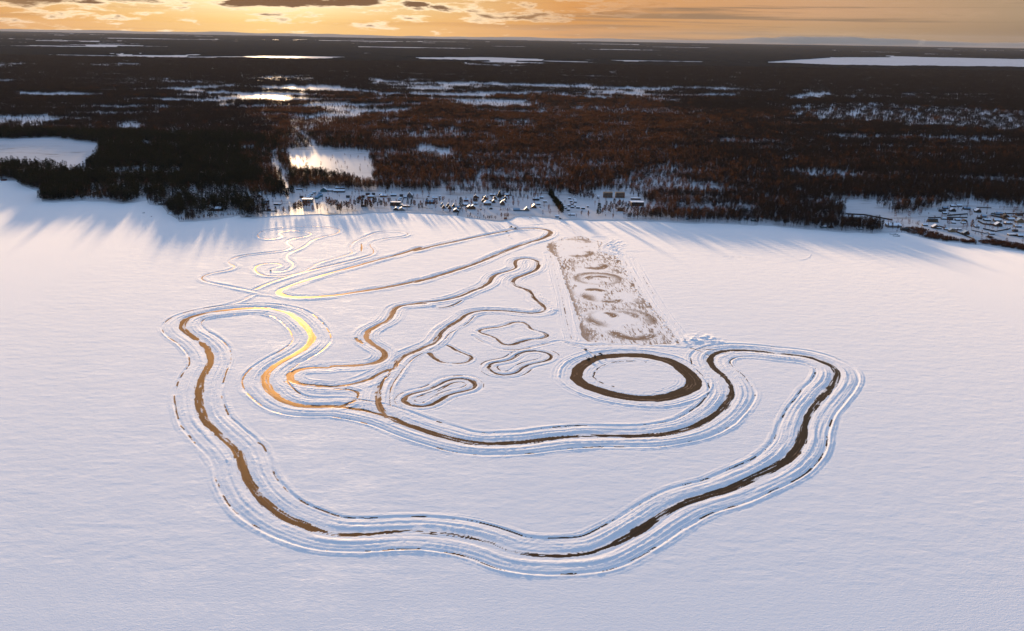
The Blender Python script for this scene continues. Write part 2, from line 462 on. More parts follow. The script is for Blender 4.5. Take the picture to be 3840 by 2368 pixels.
T_IN = pts(('D', [(400, 660, .6), (450, 590, 1.1), (520, 540, 1), (640, 490, .9), (750, 440, .8), (795, 395, 1.1), (830, 340, 1), (900, 285, .8), (980, 240, .8), (1040, 190, 1), (1150, 155, .8), (1300, 150, .7), (1450, 160, .7),
                  (1600, 175, .7), (1680, 170, .7), (1733, 145, .8), (1700, 95, .8), (1640, 50, .9), (1612, 0, .9)]),
           ('B', [(925, 600, .9), (895, 577, .9), (830, 558, .9), (798, 525, 1), (822, 497, 1), (900, 467, .9), (960, 440, 1), (982, 400, 1), (960, 372, .9), (900, 358, .6), (835, 365, .9), (812, 390, 1), (822, 420, .8), (760, 450, .8), (690, 468, .8), (648, 500, 1.1), (630, 532, 1),
                  (580, 562, .9), (500, 592, 1), (420, 625, .9), (300, 655, .7), (150, 670, .7), (50, 685, .7)]),
           ('A', [(2450, 877, .7), (2300, 887, .7), (2200, 905, .9), (2150, 940, 1.2), (2128, 990, 1), (2080, 1045, .9), (1990, 1090, 1), (1920, 1130, 1.2), (1895, 1180, 1.2), (1920, 1230, 1.1), (1980, 1270, 1), (2050, 1310, 1.1), (2072, 1355, 1.3),
                  (2020, 1410, 1.2), (1900, 1440, 1), (1700, 1452, .8), (1560, 1455, .8)]),
           ('C', [(1500, 650, .7), (1350, 650, .7), (1240, 662, .9), (1160, 690, 1.2), (1132, 730, 1.3), (1160, 770, 1.2), (1230, 795, 1), (1350, 808, .8), (1500, 815, .7), (1650, 800, .6), (1800, 760, .8), (1900, 712, .8), (1990, 670, .8)]))
T_LINK = pts(('D', [(400, 660, .4), (355, 725, .2), (312, 780, .7), (282, 850, 1.0), (268, 920, 1.1), (280, 980, 1.1), (305, 1030, .9), (350, 1080, .6)]))
T_STUB = pts(('C', [(1560, 992, .8), (1630, 972, .6), (1690, 945, .5), (1738, 895, .5), (1715, 862, .45), (1630, 838, .3), (1450, 832, .1), (1250, 818, .05), (1090, 775, .05)]))
T_UP = pts(('A', [(1085, 780, 1), (1130, 805, 1.2), (1210, 820, .9), (1400, 820, .8), (1600, 805, .8), (1800, 775, .8), (2000, 745, .9), (2200, 708, .9), (2420, 660, 1)]),
           ('B', [(100, 528, .9), (200, 502, .9), (400, 440, .9), (560, 385, .9), (700, 325, .9), (800, 285, .9), (900, 250, .9), (1000, 220, 1), (1062, 185, 1.2), (1050, 160, .9), (960, 146, .7), (840, 150, .4), (720, 170, .5), (550, 205, .7), (400, 237, .8), (250, 268, .8), (100, 305, .8)]),
           ('A', [(2400, 365, .8), (2200, 428, .7), (2000, 480, .6), (1800, 537, .6), (1600, 590, .5), (1450, 635, .5), (1300, 680, .5), (1180, 725, .6), (1110, 755, .9)]))
T_SLED = pts(('A', [(880, 748, .8), (960, 710, .8), (1100, 660, .6), (1300, 600, .7), (1500, 545, .6), (1700, 500, .5), (1850, 460, .5), (1945, 430, .5), (1962, 390, .5), (1930, 345, .3), (1965, 310, .3), (2100, 280, .3), (2230, 265, .3), (2282, 243, .3), (2235, 220, .2), (2140, 213, .2), (2000, 225, .2),
                  (1880, 270, .2), (1785, 310, .3), (1745, 360, .3), (1765, 415, .3), (1690, 440, .3), (1550, 480, .3), (1430, 520, .3), (1345, 570, .3), (1250, 608, .4), (1100, 630, .5), (980, 625, .5), (905, 603, .8), (872, 562, .9), (905, 528, .9), (985, 511, .6), (1060, 509, .5), (1115, 522, .3), (1105, 543, .3), (1050, 557, .2), (1015, 575, .1),
                  (1060, 592, .2), (1150, 582, .2), (1215, 545, .3), (1222, 515, .4), (1180, 480, .6), (1162, 455, .6), (1185, 420, .4), (1260, 388, .4), (1335, 350, .4), (1400, 300, .4), (1500, 265, .4), (1600, 243, .5), (1652, 213, .5), (1600, 185, .4), (1450, 172, .3), (1250, 173, .2), (1080, 190, .2), (950, 213, .3),
                  (898, 245, .4), (920, 275, .3), (1000, 290, .3), (1080, 282, .4), (1130, 258, .6), (1090, 238, .6), (1125, 220, .5), (1225, 211, .3), (1335, 217, .3), (1392, 240, .4), (1350, 262, .4), (1240, 282, .4), (1170, 305, .5), (1175, 335, .6), (1212, 360, .5), (1160, 390, .4), (1050, 405, .3),
                  (900, 420, .3), (750, 440, .3), (645, 475, .3), (635, 510, .3), (690, 540, .3), (630, 572, .4), (500, 597, .3), (410, 622, .6), (382, 650, .6), (450, 685, .2), (600, 715, .2), (750, 745, .2), (860, 768, .1), (985, 795, .1)]))
T_CONN = pts(('A', [(1060, 805, .1), (960, 790, .1), (870, 795, .05), (760, 848, .05), (610, 893, .05), (430, 925, .05), (330, 955, .05)]))
T_STAR = pts(('D', [(1150, 330), (1195, 310), (1300, 300), (1400, 275), (1450, 256, 1.2), (1520, 250), (1570, 270), (1600, 305), (1660, 332, .7), (1725, 345), (1752, 370, 1.2), (1720, 394), (1640, 402, .7), (1560, 410, 1.1), (1500, 432, 1.4), (1430, 455, 1.2), (1365, 447, 1.1), (1322, 410, 1.1), (1280, 378, 1), (1200, 358, .9)]))
T_D1 = pts(('D', [(1235, 650, 1.2), (1262, 612), (1350, 598, .8), (1440, 575, .8), (1490, 540, 1.1), (1550, 512, 1), (1640, 503, .9), (1730, 515), (1785, 548, 1.2), (1768, 578), (1700, 600, .8), (1600, 622, .7), (1540, 648, 1), (1490, 690, .9), (1420, 712, .8), (1340, 712, .8), (1268, 690, 1)]))
T_D2 = pts(('D', [(500, 940, 1.6), (530, 892, 1.1), (600, 870, .7), (700, 848, .6), (790, 808, .9), (870, 765, 1), (970, 745, .9), (1065, 752, 1), (1118, 788, 1.4), (1108, 825, 1.3), (1040, 852, .9), (930, 875, 1), (860, 902, 1.3), (790, 945, 1.3), (720, 980, 1.1), (640, 990, 1), (555, 975, 1.1)]))
T_D2i = pts(('D', [(590, 930, .2), (640, 890, .3), (740, 860, .3), (840, 820, .7), (920, 780, .5), (1000, 770, .2), (1055, 795, .3), (1000, 825, .3), (880, 850, .4), (790, 880, .8), (720, 920, .2), (650, 945, .1)]))
T_PART = pts(('D', [(720, 525, 1.3), (760, 560, 1.3), (800, 590, 1.2), (855, 608, .9), (900, 612, .3), (1000, 616, .5), (1060, 600, .4), (1090, 572, 1), (1075, 545, .7), (1010, 520, .4), (940, 490, .7), (910, 465, 1), (875, 455, .6)]))
T_STARO = pts(('D', [(1100, 370, .3), (1160, 410, .25), (1250, 455, .1), (1330, 488, .1), (1480, 495, .3), (1600, 475, .2), (1750, 440, .2), (1880, 415, .1), (1950, 450, .25), (2050, 470, .22), (2130, 520, .2), (2170, 545, .15)]))
T_L = pts(('B', [(1060, 320, 0), (1110, 500, 0), (1150, 650, .15), (1180, 800, .15), (1215, 930, .1)]))
T_Rr = pts(('B', [(1560, 320, 0), (1640, 470, 0), (1740, 640, 0), (1860, 810, 0), (1990, 975, 0)]))
T_Rr2 = pts(('B', [(1650, 360, 0), (1750, 540, 0), (1880, 740, 0), (2000, 900, 0), (2030, 960, 0)]))
T_CROSS = pts(('B', [(1210, 960, .2), (1300, 975, .1), (1500, 970, .1), (1750, 978, .1), (2000, 992, .1), (2150, 1000, .3), (2300, 1010, .1)]))
T_TR1 = pts(('B', [(1600, 310, 0), (1800, 312, 0), (2000, 330, 0), (2200, 340, 0), (2450, 350, 0)]))
T_TR2 = pts(('B', [(1360, 205, 0), (1450, 203, 0), (1510, 225, 0), (1460, 260, 0), (1420, 300, 0), (1500, 320, 0), (1570, 330, 0)]))
T_TR3 = pts(('B', [(1080, 90, .1), (1130, 115, .1), (1210, 145, .1), (1250, 190, .1), (1300, 215, .1)]))
T_TR4 = pts(('B', [(830, 130, 0), (950, 120, 0), (1060, 110, 0), (1140, 105, 0)]))
T_TR5 = pts(('B', [(2450, 355, 0), (2700, 380, 0), (2880, 360, 0), (2900, 300, 0), (2840, 280, 0)]))
T_GATE = pts(('E', [(1000, 215, .4), (1060, 235, .5), (1110, 255, .3), (1160, 290, .2)]))
T_SIDE = pts(('D', [(790, 130, .3), (860, 125, .7), (940, 100, .8), (1000, 65, .7)]))
T_SIDE2 = pts(('A', [(1800, 1200, 1), (1825, 1225, 1.6), (1860, 1245, .8)]))
T_A2 = pts(('A', [(1850, 330, .5), (1855, 375, .8), (1850, 400, .3)]))
T_DASH = pts(('D', [(380, 980, .3), (375, 900, .3), (390, 820, .4), (450, 720, .5), (530, 620, .7), (620, 545, .6), (760, 480, .3), (860, 400, .2), (900, 350, .7), (1000, 300, .2), (1080, 240, .7), (1115, 195, .7)]))

# ridge lists: (offset, height, width)
RB = [(6.4, .16, .6), (8.4, .34, .8), (10.4, .46, .8), (12.6, .26, .7), (14.6, .42, .9), (16.6, .28, .7), (18.8, .24, .7), (24.0, .36, .9), (26.4, .20, 1.5)]
RM = [(5.2, .16, .6), (7.0, .34, .8), (8.8, .24, .6), (10.6, .36, .8), (12.6, .24, .7), (14.6, .38, .9), (16.8, .16, 1.2)]
RS = [(3.2, .10, .6), (4.9, .24, .8), (7.0, .20, .7), (9.0, .22, .8), (11.2, .14, .9)]
RT = [(2.2, .16, .6), (3.8, .30, .7), (5.6, .40, .9), (7.8, .30, .9), (10.2, .18, 1.0)]
RU = [(6.2, .20, .9), (8.4, .36, 1.0), (10.8, .28, .9), (13.2, .34, 1.0), (15.6, .16, 1.3)]
TRACKS = [  # name, points, closed, ice half width, corridor, ridges, dashes(offset)
    ('race_track', T_BIG, True, 4.3, 30, RB, 21.6), ('inner_track', T_IN, True, 3.7, 20, RM, 0), ('inner_track', T_LINK, False, 3.6, 18, RM, 0), ('race_track', T_STUB, False, 3.4, 12, RM[:3], 0),
    ('upper_track', T_UP, True, 4.8, 18, RU, 0), ('snowmobile_track', T_SLED, False, 1.5, 12, RT, 0), ('snowmobile_track', T_CONN, False, 2.0, 11, RT, 0),
    ('star_track', T_STAR, True, 2.2, 14, RS, 0), ('dumbbell_track', T_D1, True, 2.3, 14, RS, 9.5), ('dumbbell_track', T_D2, True, 2.2, 14, RS, 9.0), ('dumbbell_track', T_D2i, True, 1.0, 4, RS[:1], 0), ('small_loop_track', T_PART, False, 2.5, 8, RS[:2], 0),
    ('star_track', T_STARO, False, 1.2, 6, RS[:2], 0), ('side_road', T_L, False, 1.5, 13, [(1.5, .14, .6), (3.5, .16, .6), (6, .22, .8), (9, .30, .9), (11.5, .2, 1)], 0), ('side_road', T_Rr, False, 1.0, 9, [(1.5, .14, .6), (3.6, .2, .7), (6, .35, .9)], 0), ('side_road', T_Rr2, False, 1.0, 9, [(1.5, .12, .6), (4, .3, .8)], 0),
    ('side_road', T_CROSS, False, 1.6, 10, RS, 0), ('snowmobile_trail', T_TR1, False, .5, 3, [(1.2, .16, .5)], 0), ('snowmobile_trail', T_TR2, False, .5, 6, [(1.2, .3, .7), (3.5, .3, .8)], 0), ('side_road', T_TR3, False, 1.5, 6, [(2, .2, .6), (4, .2, .7)], 0), ('snowmobile_trail', T_TR4, False, .8, 4, [(2, .2, .7)], 0),
    ('snowmobile_trail', T_TR5, False, .5, 3, [(1.2, .16, .5)], 0), ('side_road', T_GATE, False, 1.6, 5, RS[:1], 0), ('inner_track', T_SIDE, False, 1.8, 5, [(3, .3, .8)], 0), ('inner_track', T_SIDE2, False, 2.2, 5, [(3.5, .3, .8)], 0), ('snowmobile_track', T_A2, False, 2.0, 5, [(3, .3, .8)], 0), ('inner_track', T_DASH, False, .9, 2.6, [(1.6, .15, .6)], 0)]

# ------------------------------------------------------------------ frozen lake height field
GX0, GX1, GY0, GY1 = -640.0, 640.0, 470.0, 1780.0
DX, DY = 0.85, 1.05
NX = int((GX1 - GX0) / DX) + 1; NY = int((GY1 - GY0) / DY) + 1
xs = np.linspace(GX0, GX1, NX); ys = np.linspace(GY0, GY1, NY)
DX = xs[1] - xs[0]; DY = ys[1] - ys[0]
GXX, GYY = np.meshgrid(xs, ys)               # [row = y, col = x]
ICE = np.zeros((NY, NX), np.float32); STK = np.full((NY, NX), .5, np.float32); HH = np.zeros((NY, NX), np.float32)
COR = np.zeros((NY, NX), np.float32); TID = np.zeros((NY, NX), np.int16)


def stamp(tid, name, P, closed, ihw, cor, ridges, dash):
    L = spline(P, closed)
    reach = cor + 4
    D = np.full((NY, NX), 1e9, np.float32); S = np.zeros((NY, NX), np.float32); WI = np.ones((NY, NX), np.float32); SG = np.ones((NY, NX), np.float32)
    s0 = 0.0
    bx0 = by0 = 10 ** 9; bx1 = by1 = 0
    for a, b in zip(L[:-1], L[1:]):
        e = b[:2] - a[:2]; ln = float(np.hypot(*e))
        if ln < 1e-6: continue
        i0 = max(0, int((min(a[0], b[0]) - reach - GX0) / DX)); i1 = min(NX, int((max(a[0], b[0]) + reach - GX0) / DX) + 2)
        j0 = max(0, int((min(a[1], b[1]) - reach - GY0) / DY)); j1 = min(NY, int((max(a[1], b[1]) + reach - GY0) / DY) + 2)
        if i1 <= i0 or j1 <= j0: s0 += ln; continue
        bx0 = min(bx0, i0); bx1 = max(bx1, i1); by0 = min(by0, j0); by1 = max(by1, j1)
        X = xs[None, i0:i1] - a[0]; Y = ys[j0:j1, None] - a[1]
        tt = np.clip((X * e[0] + Y * e[1]) / (ln * ln), 0, 1)
        dx = X - tt * e[0]; dy = Y - tt * e[1]
        d = np.sqrt(dx * dx + dy * dy)
        sub = D[j0:j1, i0:i1]; k = d < sub
        sub[k] = d[k]
        S[j0:j1, i0:i1][k] = (s0 + tt * ln)[k]
        WI[j0:j1, i0:i1][k] = (a[2] + (b[2] - a[2]) * tt)[k]
        SG[j0:j1, i0:i1][k] = np.where(e[0] * dy - e[1] * dx > 0, 1, -1)[k]
        s0 += ln
    if bx1 == 0: return
    sl_ = (slice(by0, by1), slice(bx0, bx1))
    d = np.minimum(D[sl_], 300); s = S[sl_]; wi = WI[sl_]; sg = SG[sl_]
    q = 17.3 * tid
    # lines wander a little along the way, differently on each side
    wob = (fbm(s / 38 + q, sg * 5.1 + d / 30, 1, 2) - 0.5) * min(3.0, cor * 0.12)
    dd = d + wob * sstep(d, 2, 8)
    h = np.zeros_like(d)
    lump = fbm(s / 3.2 + q, d * sg / 2.4, 2, 3)
    lowf = fbm(s / 45 + q, sg * 3.7 + d / 9.0, 4, 2)
    for off, am, wd in ridges:
        g = np.exp(-((dd - off) / wd) ** 2)
        h += g * am * 1.15 * np.clip(0.15 + 1.5 * lowf, 0.2, 1.4) * (0.72 + 0.56 * lump)
    # churned snow between the ridges, and long plough lines
    inside = sstep(cor + (lump - 0.5) * 4 - d, 0, 3.0)
    h += inside * (0.11 * (lump - 0.5) + 0.34 * (fbm(s / 40 + q, d * sg / 1.05, 5, 2) - 0.5) - 0.08)
    # ice
    streak = fbm(s / 14 + q, d * sg / 0.8, 6, 2)
    edge = fbm(s / 5 + q, d * sg / 1.8 + 40, 7, 2)
    ihw_l = ihw * 0.82 * np.maximum(wi, .55) if ihw > 2 else ihw * wi
    ic = sstep(ihw_l + (streak - 0.5) * (3.4 if ihw > 2 else 1.2) + (edge - 0.5) * 1.0 - d, -0.55, 0.55)
    if ihw > 2: ic = ic * (1 - .55 * sstep(fbm(s / 22 + q, d * sg / 1.7, 0, 3), .60, .72))
    if ihw > 2: ic = ic * sstep(streak + 1.05 * wi + 0.25 * edge, 0.62, 1.06)
    if dash:
        for sd in (1, -1):
            dn = fbm(s / 11 + q + 31 * sd, d / 1.6, 8, 2) ; dl = fbm(s / 70 + q + 11 * sd, d * 0, 3, 2)
            on = (sg == sd) & (dn + 0.55 * (dl - 0.5) > 0.56)
            ic = np.maximum(ic, on * sstep(1.0 - np.abs(dd - dash), -0.2, 0.5) * 0.95)
            h -= (sg == sd) * np.exp(-((dd - dash) / 1.3) ** 2) * 0.15
    cur = COR[sl_]; k = inside > 0.02
    own = k & (inside >= cur)
    TID[sl_][own] = tid
    new_h = np.where(k, h, 0)
    H0 = HH[sl_]; w_ = inside / (inside + cur + 1e-6)
    HH[sl_] = np.where(k, np.where(cur > 0.02, np.maximum(new_h, H0) * 0.75 + (new_h * w_ + H0 * (1 - w_)) * 0.25, new_h * np.minimum(1, inside * 1.5)), H0)
    COR[sl_] = np.maximum(cur, inside)
    light = {'inner_track': .32, 'upper_track': .42, 'star_track': .32, 'dumbbell_track': .22, 'snowmobile_track': .36, 'small_loop_track': .30}.get(name, 0)  # extra tan per track, standing in for reflected sky glow
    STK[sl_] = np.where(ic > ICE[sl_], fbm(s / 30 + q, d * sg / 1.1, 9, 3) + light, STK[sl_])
    ICE[sl_] = np.maximum(ICE[sl_], ic)


NAMES = ['lake']
for i, tr in enumerate(TRACKS):
    if tr[0] not in NAMES: NAMES.append(tr[0])
    # ids per line, mapped to names below
for i, tr in enumerate(TRACKS):
    stamp(i + 1, *tr)
TID2 = np.zeros(len(TRACKS) + 1, np.int16)
for i, tr in enumerate(TRACKS): TID2[i + 1] = NAMES.index(tr[0])
OWN = TID2[TID]

# the round drifting circle
NAMES.append('drift_circle'); idc = len(NAMES) - 1
x0, y0, s_ = CR['E']
co = np.array([G1(x0 + a * s_, y0 + b * s_) for a, b in ((97, 430), (1073, 460), (640, 627), (540, 250), (250, 285), (900, 320), (200, 545), (980, 560))])
A = np.c_[2 * co, np.ones(len(co))]; sol = np.linalg.lstsq(A, (co ** 2).sum(1), rcond=None)[0]
CC = sol[:2]; CRo = math.sqrt(sol[2] + (CC ** 2).sum())
CRi = CRo * 0.79
rx = GXX - CC[0]; ry = GYY - CC[1]; th = np.arctan2(ry, rx); rr = np.hypot(rx, ry) + 1.3 * np.sin(3 * th + 1) + .9 * np.sin(5 * th) + (fbm(th * 6 + 20, rx * 0, 2, 2) - .5) * 2.2
k = rr < CRo + 26
s = (th + math.pi) * CRo; d = rr
lump = fbm(s / 3.2, d / 2.4, 2, 3); streak = fbm(s / 14, d / 0.9, 6, 2)
wob = (fbm(s / 30, d / 30, 1, 2) - .5) * 3
h = np.zeros_like(rr)
for off, am, wd in ((CRo + 3.5, .14, .8), (CRo + 7, .22, 1), (CRo + 11.5, .5, 1.2), (CRo + 15, .22, .9), (CRo + 19, .14, 1.2), (CRi - 3, .15, .8), (CRi - 6, .16, .9), (CRi - 9.5, .16, .9), (CRi - 12.5, .12, 1.2)):
    h += np.exp(-((rr + wob - off) / wd) ** 2) * am * (0.7 + 0.6 * lump)
inside = sstep(CRo + 21 - rr, 0, 4) * sstep(rr - (CRi - 15), 0, 4)
h += inside * (0.2 * (lump - .5) - .05)
wr = (CRo - CRi) / 2 * (1.0 + 0.12 * np.cos(th + 0.6))
ic = sstep(wr + (streak - .5) * 2.6 - np.abs(rr - (CRo + CRi) / 2), -.6, .6)
dn = fbm(s / 12, d / 2, 8, 2)
ic = np.maximum(ic, (np.abs(rr - (CRi - 11) - wob * .4) < .9) * (dn > .55) * (np.cos(th - 2.6) > .1) * 0.95)
own = k & (inside > 0.02) & (inside >= COR)
OWN[own] = idc
HH = np.where(k & (inside > .02), np.where(COR > .02, np.maximum(h, HH), h), HH)
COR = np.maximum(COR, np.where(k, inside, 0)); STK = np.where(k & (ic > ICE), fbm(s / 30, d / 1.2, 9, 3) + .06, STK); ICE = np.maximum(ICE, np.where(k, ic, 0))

# the drifting field: a long swept plot scrawled with circles
NAMES.append('drift_field'); idf = len(NAMES) - 1
x0, y0, s_ = CR['B']
quad = np.array([G1(x0 + a * s_, y0 + b * s_) for a, b in ((1110, 350), (1265, 800), (1275, 900), (1320, 945), (1560, 962), (1990, 972), (1850, 770), (1700, 600), (1540, 345), (1420, 310), (1430, 240), (1280, 200), (1150, 210), (1040, 255), (1040, 300))])


def in_poly(px, py, poly):
    px = np.asarray(px); py = np.asarray(py)
    c = np.zeros(px.shape, bool); n = len(poly); j = n - 1
    for i in range(n):
        xi, yi = poly[i]; xj, yj = poly[j]
        if yi != yj:
            c ^= ((yi > py) != (yj > py)) & (px < (xj - xi) * (py - yi) / (yj - yi) + xi)
        j = i
    return c


j0 = int((quad[:, 1].min() - GY0) / DY) - 2; j1 = int((quad[:, 1].max() - GY0) / DY) + 3; i0 = int((quad[:, 0].min() - GX0) / DX) - 2; i1 = int((quad[:, 0].max() - GX0) / DX) + 3
sl_ = (slice(j0, j1), slice(i0, i1)); X = GXX[sl_]; Y = GYY[sl_]
wx = X + (fbm(X / 9, Y / 9, 0, 2) - .5) * 5; wy = Y + (fbm(X / 9 + 9, Y / 9, 1, 2) - .5) * 5
inq = in_poly(wx, wy, quad)
# coordinates along / across the plot
axd = np.array(G1(x0 + 1640 * s_, y0 + 960 * s_)) - np.array(G1(x0 + 1300 * s_, y0 + 300 * s_)); axd /= np.hypot(*axd)
u_ = X * axd[0] + Y * axd[1]; v_ = -X * axd[1] + Y * axd[0]
ic = sstep(fbm(u_ / 9, v_ / 2.2, 3, 3) + 0.45 * fbm(u_ / 34, v_ / 26, 6, 2), 0.70, 0.90) * 0.62
hq = (fbm(u_ / 7, v_ / 1.5, 5, 2) - .5) * .10
for a, b, rpx, wd, am, a0 in ((1560, 785, 205, 15, 1.0, 0.0), (1560, 770, 120, 10, .55, 1.2), (1470, 760, 40, 9, .7, 0.4), (1395, 500, 150, 10, .95, 0.2), (1400, 505, 85, 9, .6, 2.0), (1450, 620, 130, 14, .85, 3.9), (1380, 590, 50, 9, .7, 1.4), (1490, 650, 60, 9, .6, 5), (1370, 410, 80, 11, .7, 5.5), (1260, 320, 100, 10, .6, 5.6), (1250, 240, 90, 12, .5, 1), (1650, 880, 150, 12, .62, 4.5)):
    c = np.array(G1(x0 + a * s_, y0 + b * s_)); rad = rpx * s_ / px_m(x0 + a * s_, y0 + b * s_)
    rr = np.hypot(X - c[0], Y - c[1]); th = np.arctan2(Y - c[1], X - c[0]) - a0
    stq = fbm((th + 9) * rad / 7 + a, rr / 0.95, 6, 2)
    ring = np.exp(-((rr - rad * 0.9) / wd) ** 2) * ((0.8 if am > .9 else 0.15) + (0.2 if am > .9 else 0.85) * sstep(np.cos(th), -0.6, 0.5)) * am
    ic = np.maximum(ic * (1 - 0.5 * np.exp(-((rr - rad * 0.9) / (wd * 1.7)) ** 2)), np.minimum(1, ring * 1.5) ** .6 * sstep(stq + 0.5 * ring, 0.40, 0.66) * .68)
# the bare left edge and lower left corner
edge = v_ - (-quad[:3, 0] * axd[1] + quad[:3, 1] * axd[0]).mean()
edl = sstep(fbm(u_ / 8, v_ / 1.6, 2, 3) + 0.6 * np.exp(-(np.abs(edge) / 13) ** 2), 0.72, 0.95)
ic = np.maximum(ic, edl * np.exp(-(edge / 16) ** 2) * 0.58)
c = np.array(G1(x0 + 1335 * s_, y0 + 885 * s_)); ic = np.maximum(ic, np.exp(-((X - c[0]) ** 2 + ((Y - c[1]) * .6) ** 2) / 24 ** 2) * .62 * sstep(fbm(u_ / 6, v_ / 1.4, 4, 3), .30, .55))
border = sstep(fbm(X / 3, Y / 3, 4, 2), 0.3, 0.7) * 0.45
ic = np.maximum(np.minimum(ic, .66), .24 + 1.0 * (fbm(u_ / 9, v_ / 1.2, 8, 3) - .38) * sstep(fbm(u_ / 45, v_ / 28, 1, 2), .34, .58))
icq = np.where(inq, ic, 0)
near_edge = inq & ~in_poly(wx + 6, wy, quad) | (inq & ~in_poly(wx - 6, wy, quad))
STK[sl_][inq] = .80 + .45 * fbm(u_ / 12, v_ / 1.3, 6, 2)[inq]  # whole plot pushed towards tan, painting in the reflected glow
own = inq & (COR[sl_] < .5)
OWN[sl_][own] = idf
HH[sl_] = np.where(inq, hq - .05 + near_edge * border * .5, HH[sl_]); ICE[sl_] = np.maximum(ICE[sl_], icq); COR[sl_] = np.maximum(COR[sl_], inq * .9)

# heaps of cleared snow
for a, b, ra, rb, am in ((2080, 935, 40, 25, 2.4), (2150, 920, 60, 30, 2.2), (2230, 945, 70, 22, 1.6), (1510, 285, 45, 60, 1.4), (2010, 940, 14, 22, 2.0), (1085, 720, 40, 16, .9), (1560, 250, 40, 40, .8)):
    c = np.array(G1(x0 + a * s_, y0 + b * s_)); pm = px_m(x0 + a * s_, y0 + b * s_)
    e = np.exp(-((GXX - c[0]) / (ra * s_ / pm)) ** 2 - ((GYY - c[1]) / (rb * s_ / pm / 0.33)) ** 2)
    HH += (e * am * .65 * np.clip(fbm(GXX / 4.5, GYY / 4.5, 2, 3) * 2.2 - .75, 0, 1.5)).astype(np.float32)

# wind ripples on the open snow
rip = (fbm(GXX / 13, GYY / 5.5, 0, 3) - .5) * .16 + (fbm(GXX / 3.5, GYY / 1.9, 4, 2) - .5) * .055
HH = HH + rip * (1 - .7 * COR)
HH = np.where(ICE > .3, HH * (1 - sstep(ICE, .3, .6)) + (-.07) * sstep(ICE, .3, .6), HH)
fade = np.minimum.reduce([sstep(GXX, GX0, GX0 + 25), sstep(-GXX, -GX1, -GX1 + 25), sstep(GYY, GY0, GY0 + 25), sstep(-GYY, -GY1, -GY1 + 25)])
HH = HH * fade

fo = OWN[:-1, :-1].ravel()
base = (np.arange(NY - 1)[:, None] * NX + np.arange(NX - 1)[None, :]).ravel()
quads = np.stack([base, base + 1, base + NX + 1, base + NX], 1)
V = np.stack([GXX.ravel(), GYY.ravel(), HH.ravel()], 1).astype(np.float32)
LABELS = {'lake': ('smooth wind-rippled snow covering the frozen lake', 'lake'), 'race_track': ('longest ice race track, ploughed in parallel ridges around the outside', 'ice track'), 'inner_track': ('winding orange-brown ice track looping inside the big circuit', 'ice track'),
          'upper_track': ('long narrow gold ice loop with two nearly straight sides near the shore', 'ice track'), 'snowmobile_track': ('curling thin track with spiral ends on the far left of the lake', 'ice track'), 'star_track': ('four-pointed star-shaped ice loop', 'ice track'), 'dumbbell_track': ('pair of dumbbell-shaped ice loops beside the round circle', 'ice track'),
          'small_loop_track': ('unfinished little loop of bare ice patches', 'ice track'), 'side_road': ('ploughed snow lanes along and below the drifting field', 'track'), 'snowmobile_trail': ('faint thin trails across the snow toward the shore', 'trail'), 'drift_circle': ('broad brown ring of bare ice, a round drifting circle', 'ice track'), 'drift_field': ('long swept rectangle of ice scrawled with circular tyre marks', 'ice field')}
for i, nm in enumerate(NAMES):
    sel = np.nonzero(fo == i)[0]
    if len(sel) == 0: continue
    q = quads[sel]; used = np.zeros(len(V), bool); used[q.ravel()] = True
    mp = np.cumsum(used) - 1
    me = mesh_np(nm, V[used], mp[q].ravel(), np.full(len(q), 4), [M['lake']], smooth=True)
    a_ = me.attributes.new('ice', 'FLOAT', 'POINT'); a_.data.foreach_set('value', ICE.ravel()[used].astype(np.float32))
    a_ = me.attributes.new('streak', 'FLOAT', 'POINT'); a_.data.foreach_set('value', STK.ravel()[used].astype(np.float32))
    o = link(nm, me); tag(o, *LABELS[nm], kind='structure')

# the rest of the lake sheet, round the detailed part
LZ = 12000.0
b = MB()
for (xa, ya, xb, yb) in ((-LZ, -3000, LZ, GY0), (-LZ, GY1, LZ, 6000), (-LZ, GY0, GX0, GY1), (GX1, GY0, LZ, GY1)):
    b.poly([(xa, ya, 0), (xb, ya, 0), (xb, yb, 0), (xa, yb, 0)])
o = b.build('lake_snowfield', M['snow']); tag(o, 'open untouched snow of the frozen lake around the tracks', 'lake', kind='structure')

# ------------------------------------------------------------------ land: one sheet from the shore to the horizon
SHORE = [(-2600, 640), (-1200, 652), (-300, 668), (0, 679), (60, 681), (86, 699), (157, 722), (153, 745), (158, 758), (184, 761), (249, 757), (306, 754), (387, 760), (459, 766), (500, 761), (552, 753), (560, 769), (606, 773), (624, 794), (630, 806), (663, 822), (673, 835), (736, 832), (826, 823), (896, 809),
         (909, 818), (948, 820), (1010, 815), (1072, 811), (1100, 810), (1173, 808), (1280, 808), (1317, 808), (1390, 802), (1488, 797), (1553, 802), (1640, 805), (1705, 810), (1754, 819), (1803, 825), (1868, 832), (1911, 827), (1933, 815), (2015, 815), (2050, 818), (2111, 828), (2183, 827), (2281, 829), (2420, 830),
         (2563, 839), (2685, 839), (2828, 847), (2900, 849), (2986, 858), (3092, 866), (3198, 875), (3304, 877), (3391, 874), (3454, 891), (3523, 905), (3605, 913), (3658, 919), (3687, 921), (3768, 936), (3840, 944), (4200, 1010), (4900, 1120), (6200, 1300)]
sp = np.array(SHORE, float)
pp = []
for a, b_ in zip(sp[:-1], sp[1:]):
    n = max(1, int(abs(b_[0] - a[0]) / 14)) if -400 < a[0] < 4300 else 1
    for j in range(n):
        f = j / n; q = a + (b_ - a) * f
        pp.append((q[0], q[1] + (fbm(np.array([q[0] / 30.0]), np.array([1.0]), 3, 2)[0] - .5) * (5 if n > 1 else 0)))
pp.append(tuple(sp[-1]))
SG_ = p2g([p[0] for p in pp], [p[1] for p in pp])
LANDZ = 0.9
FAR = 60000.0
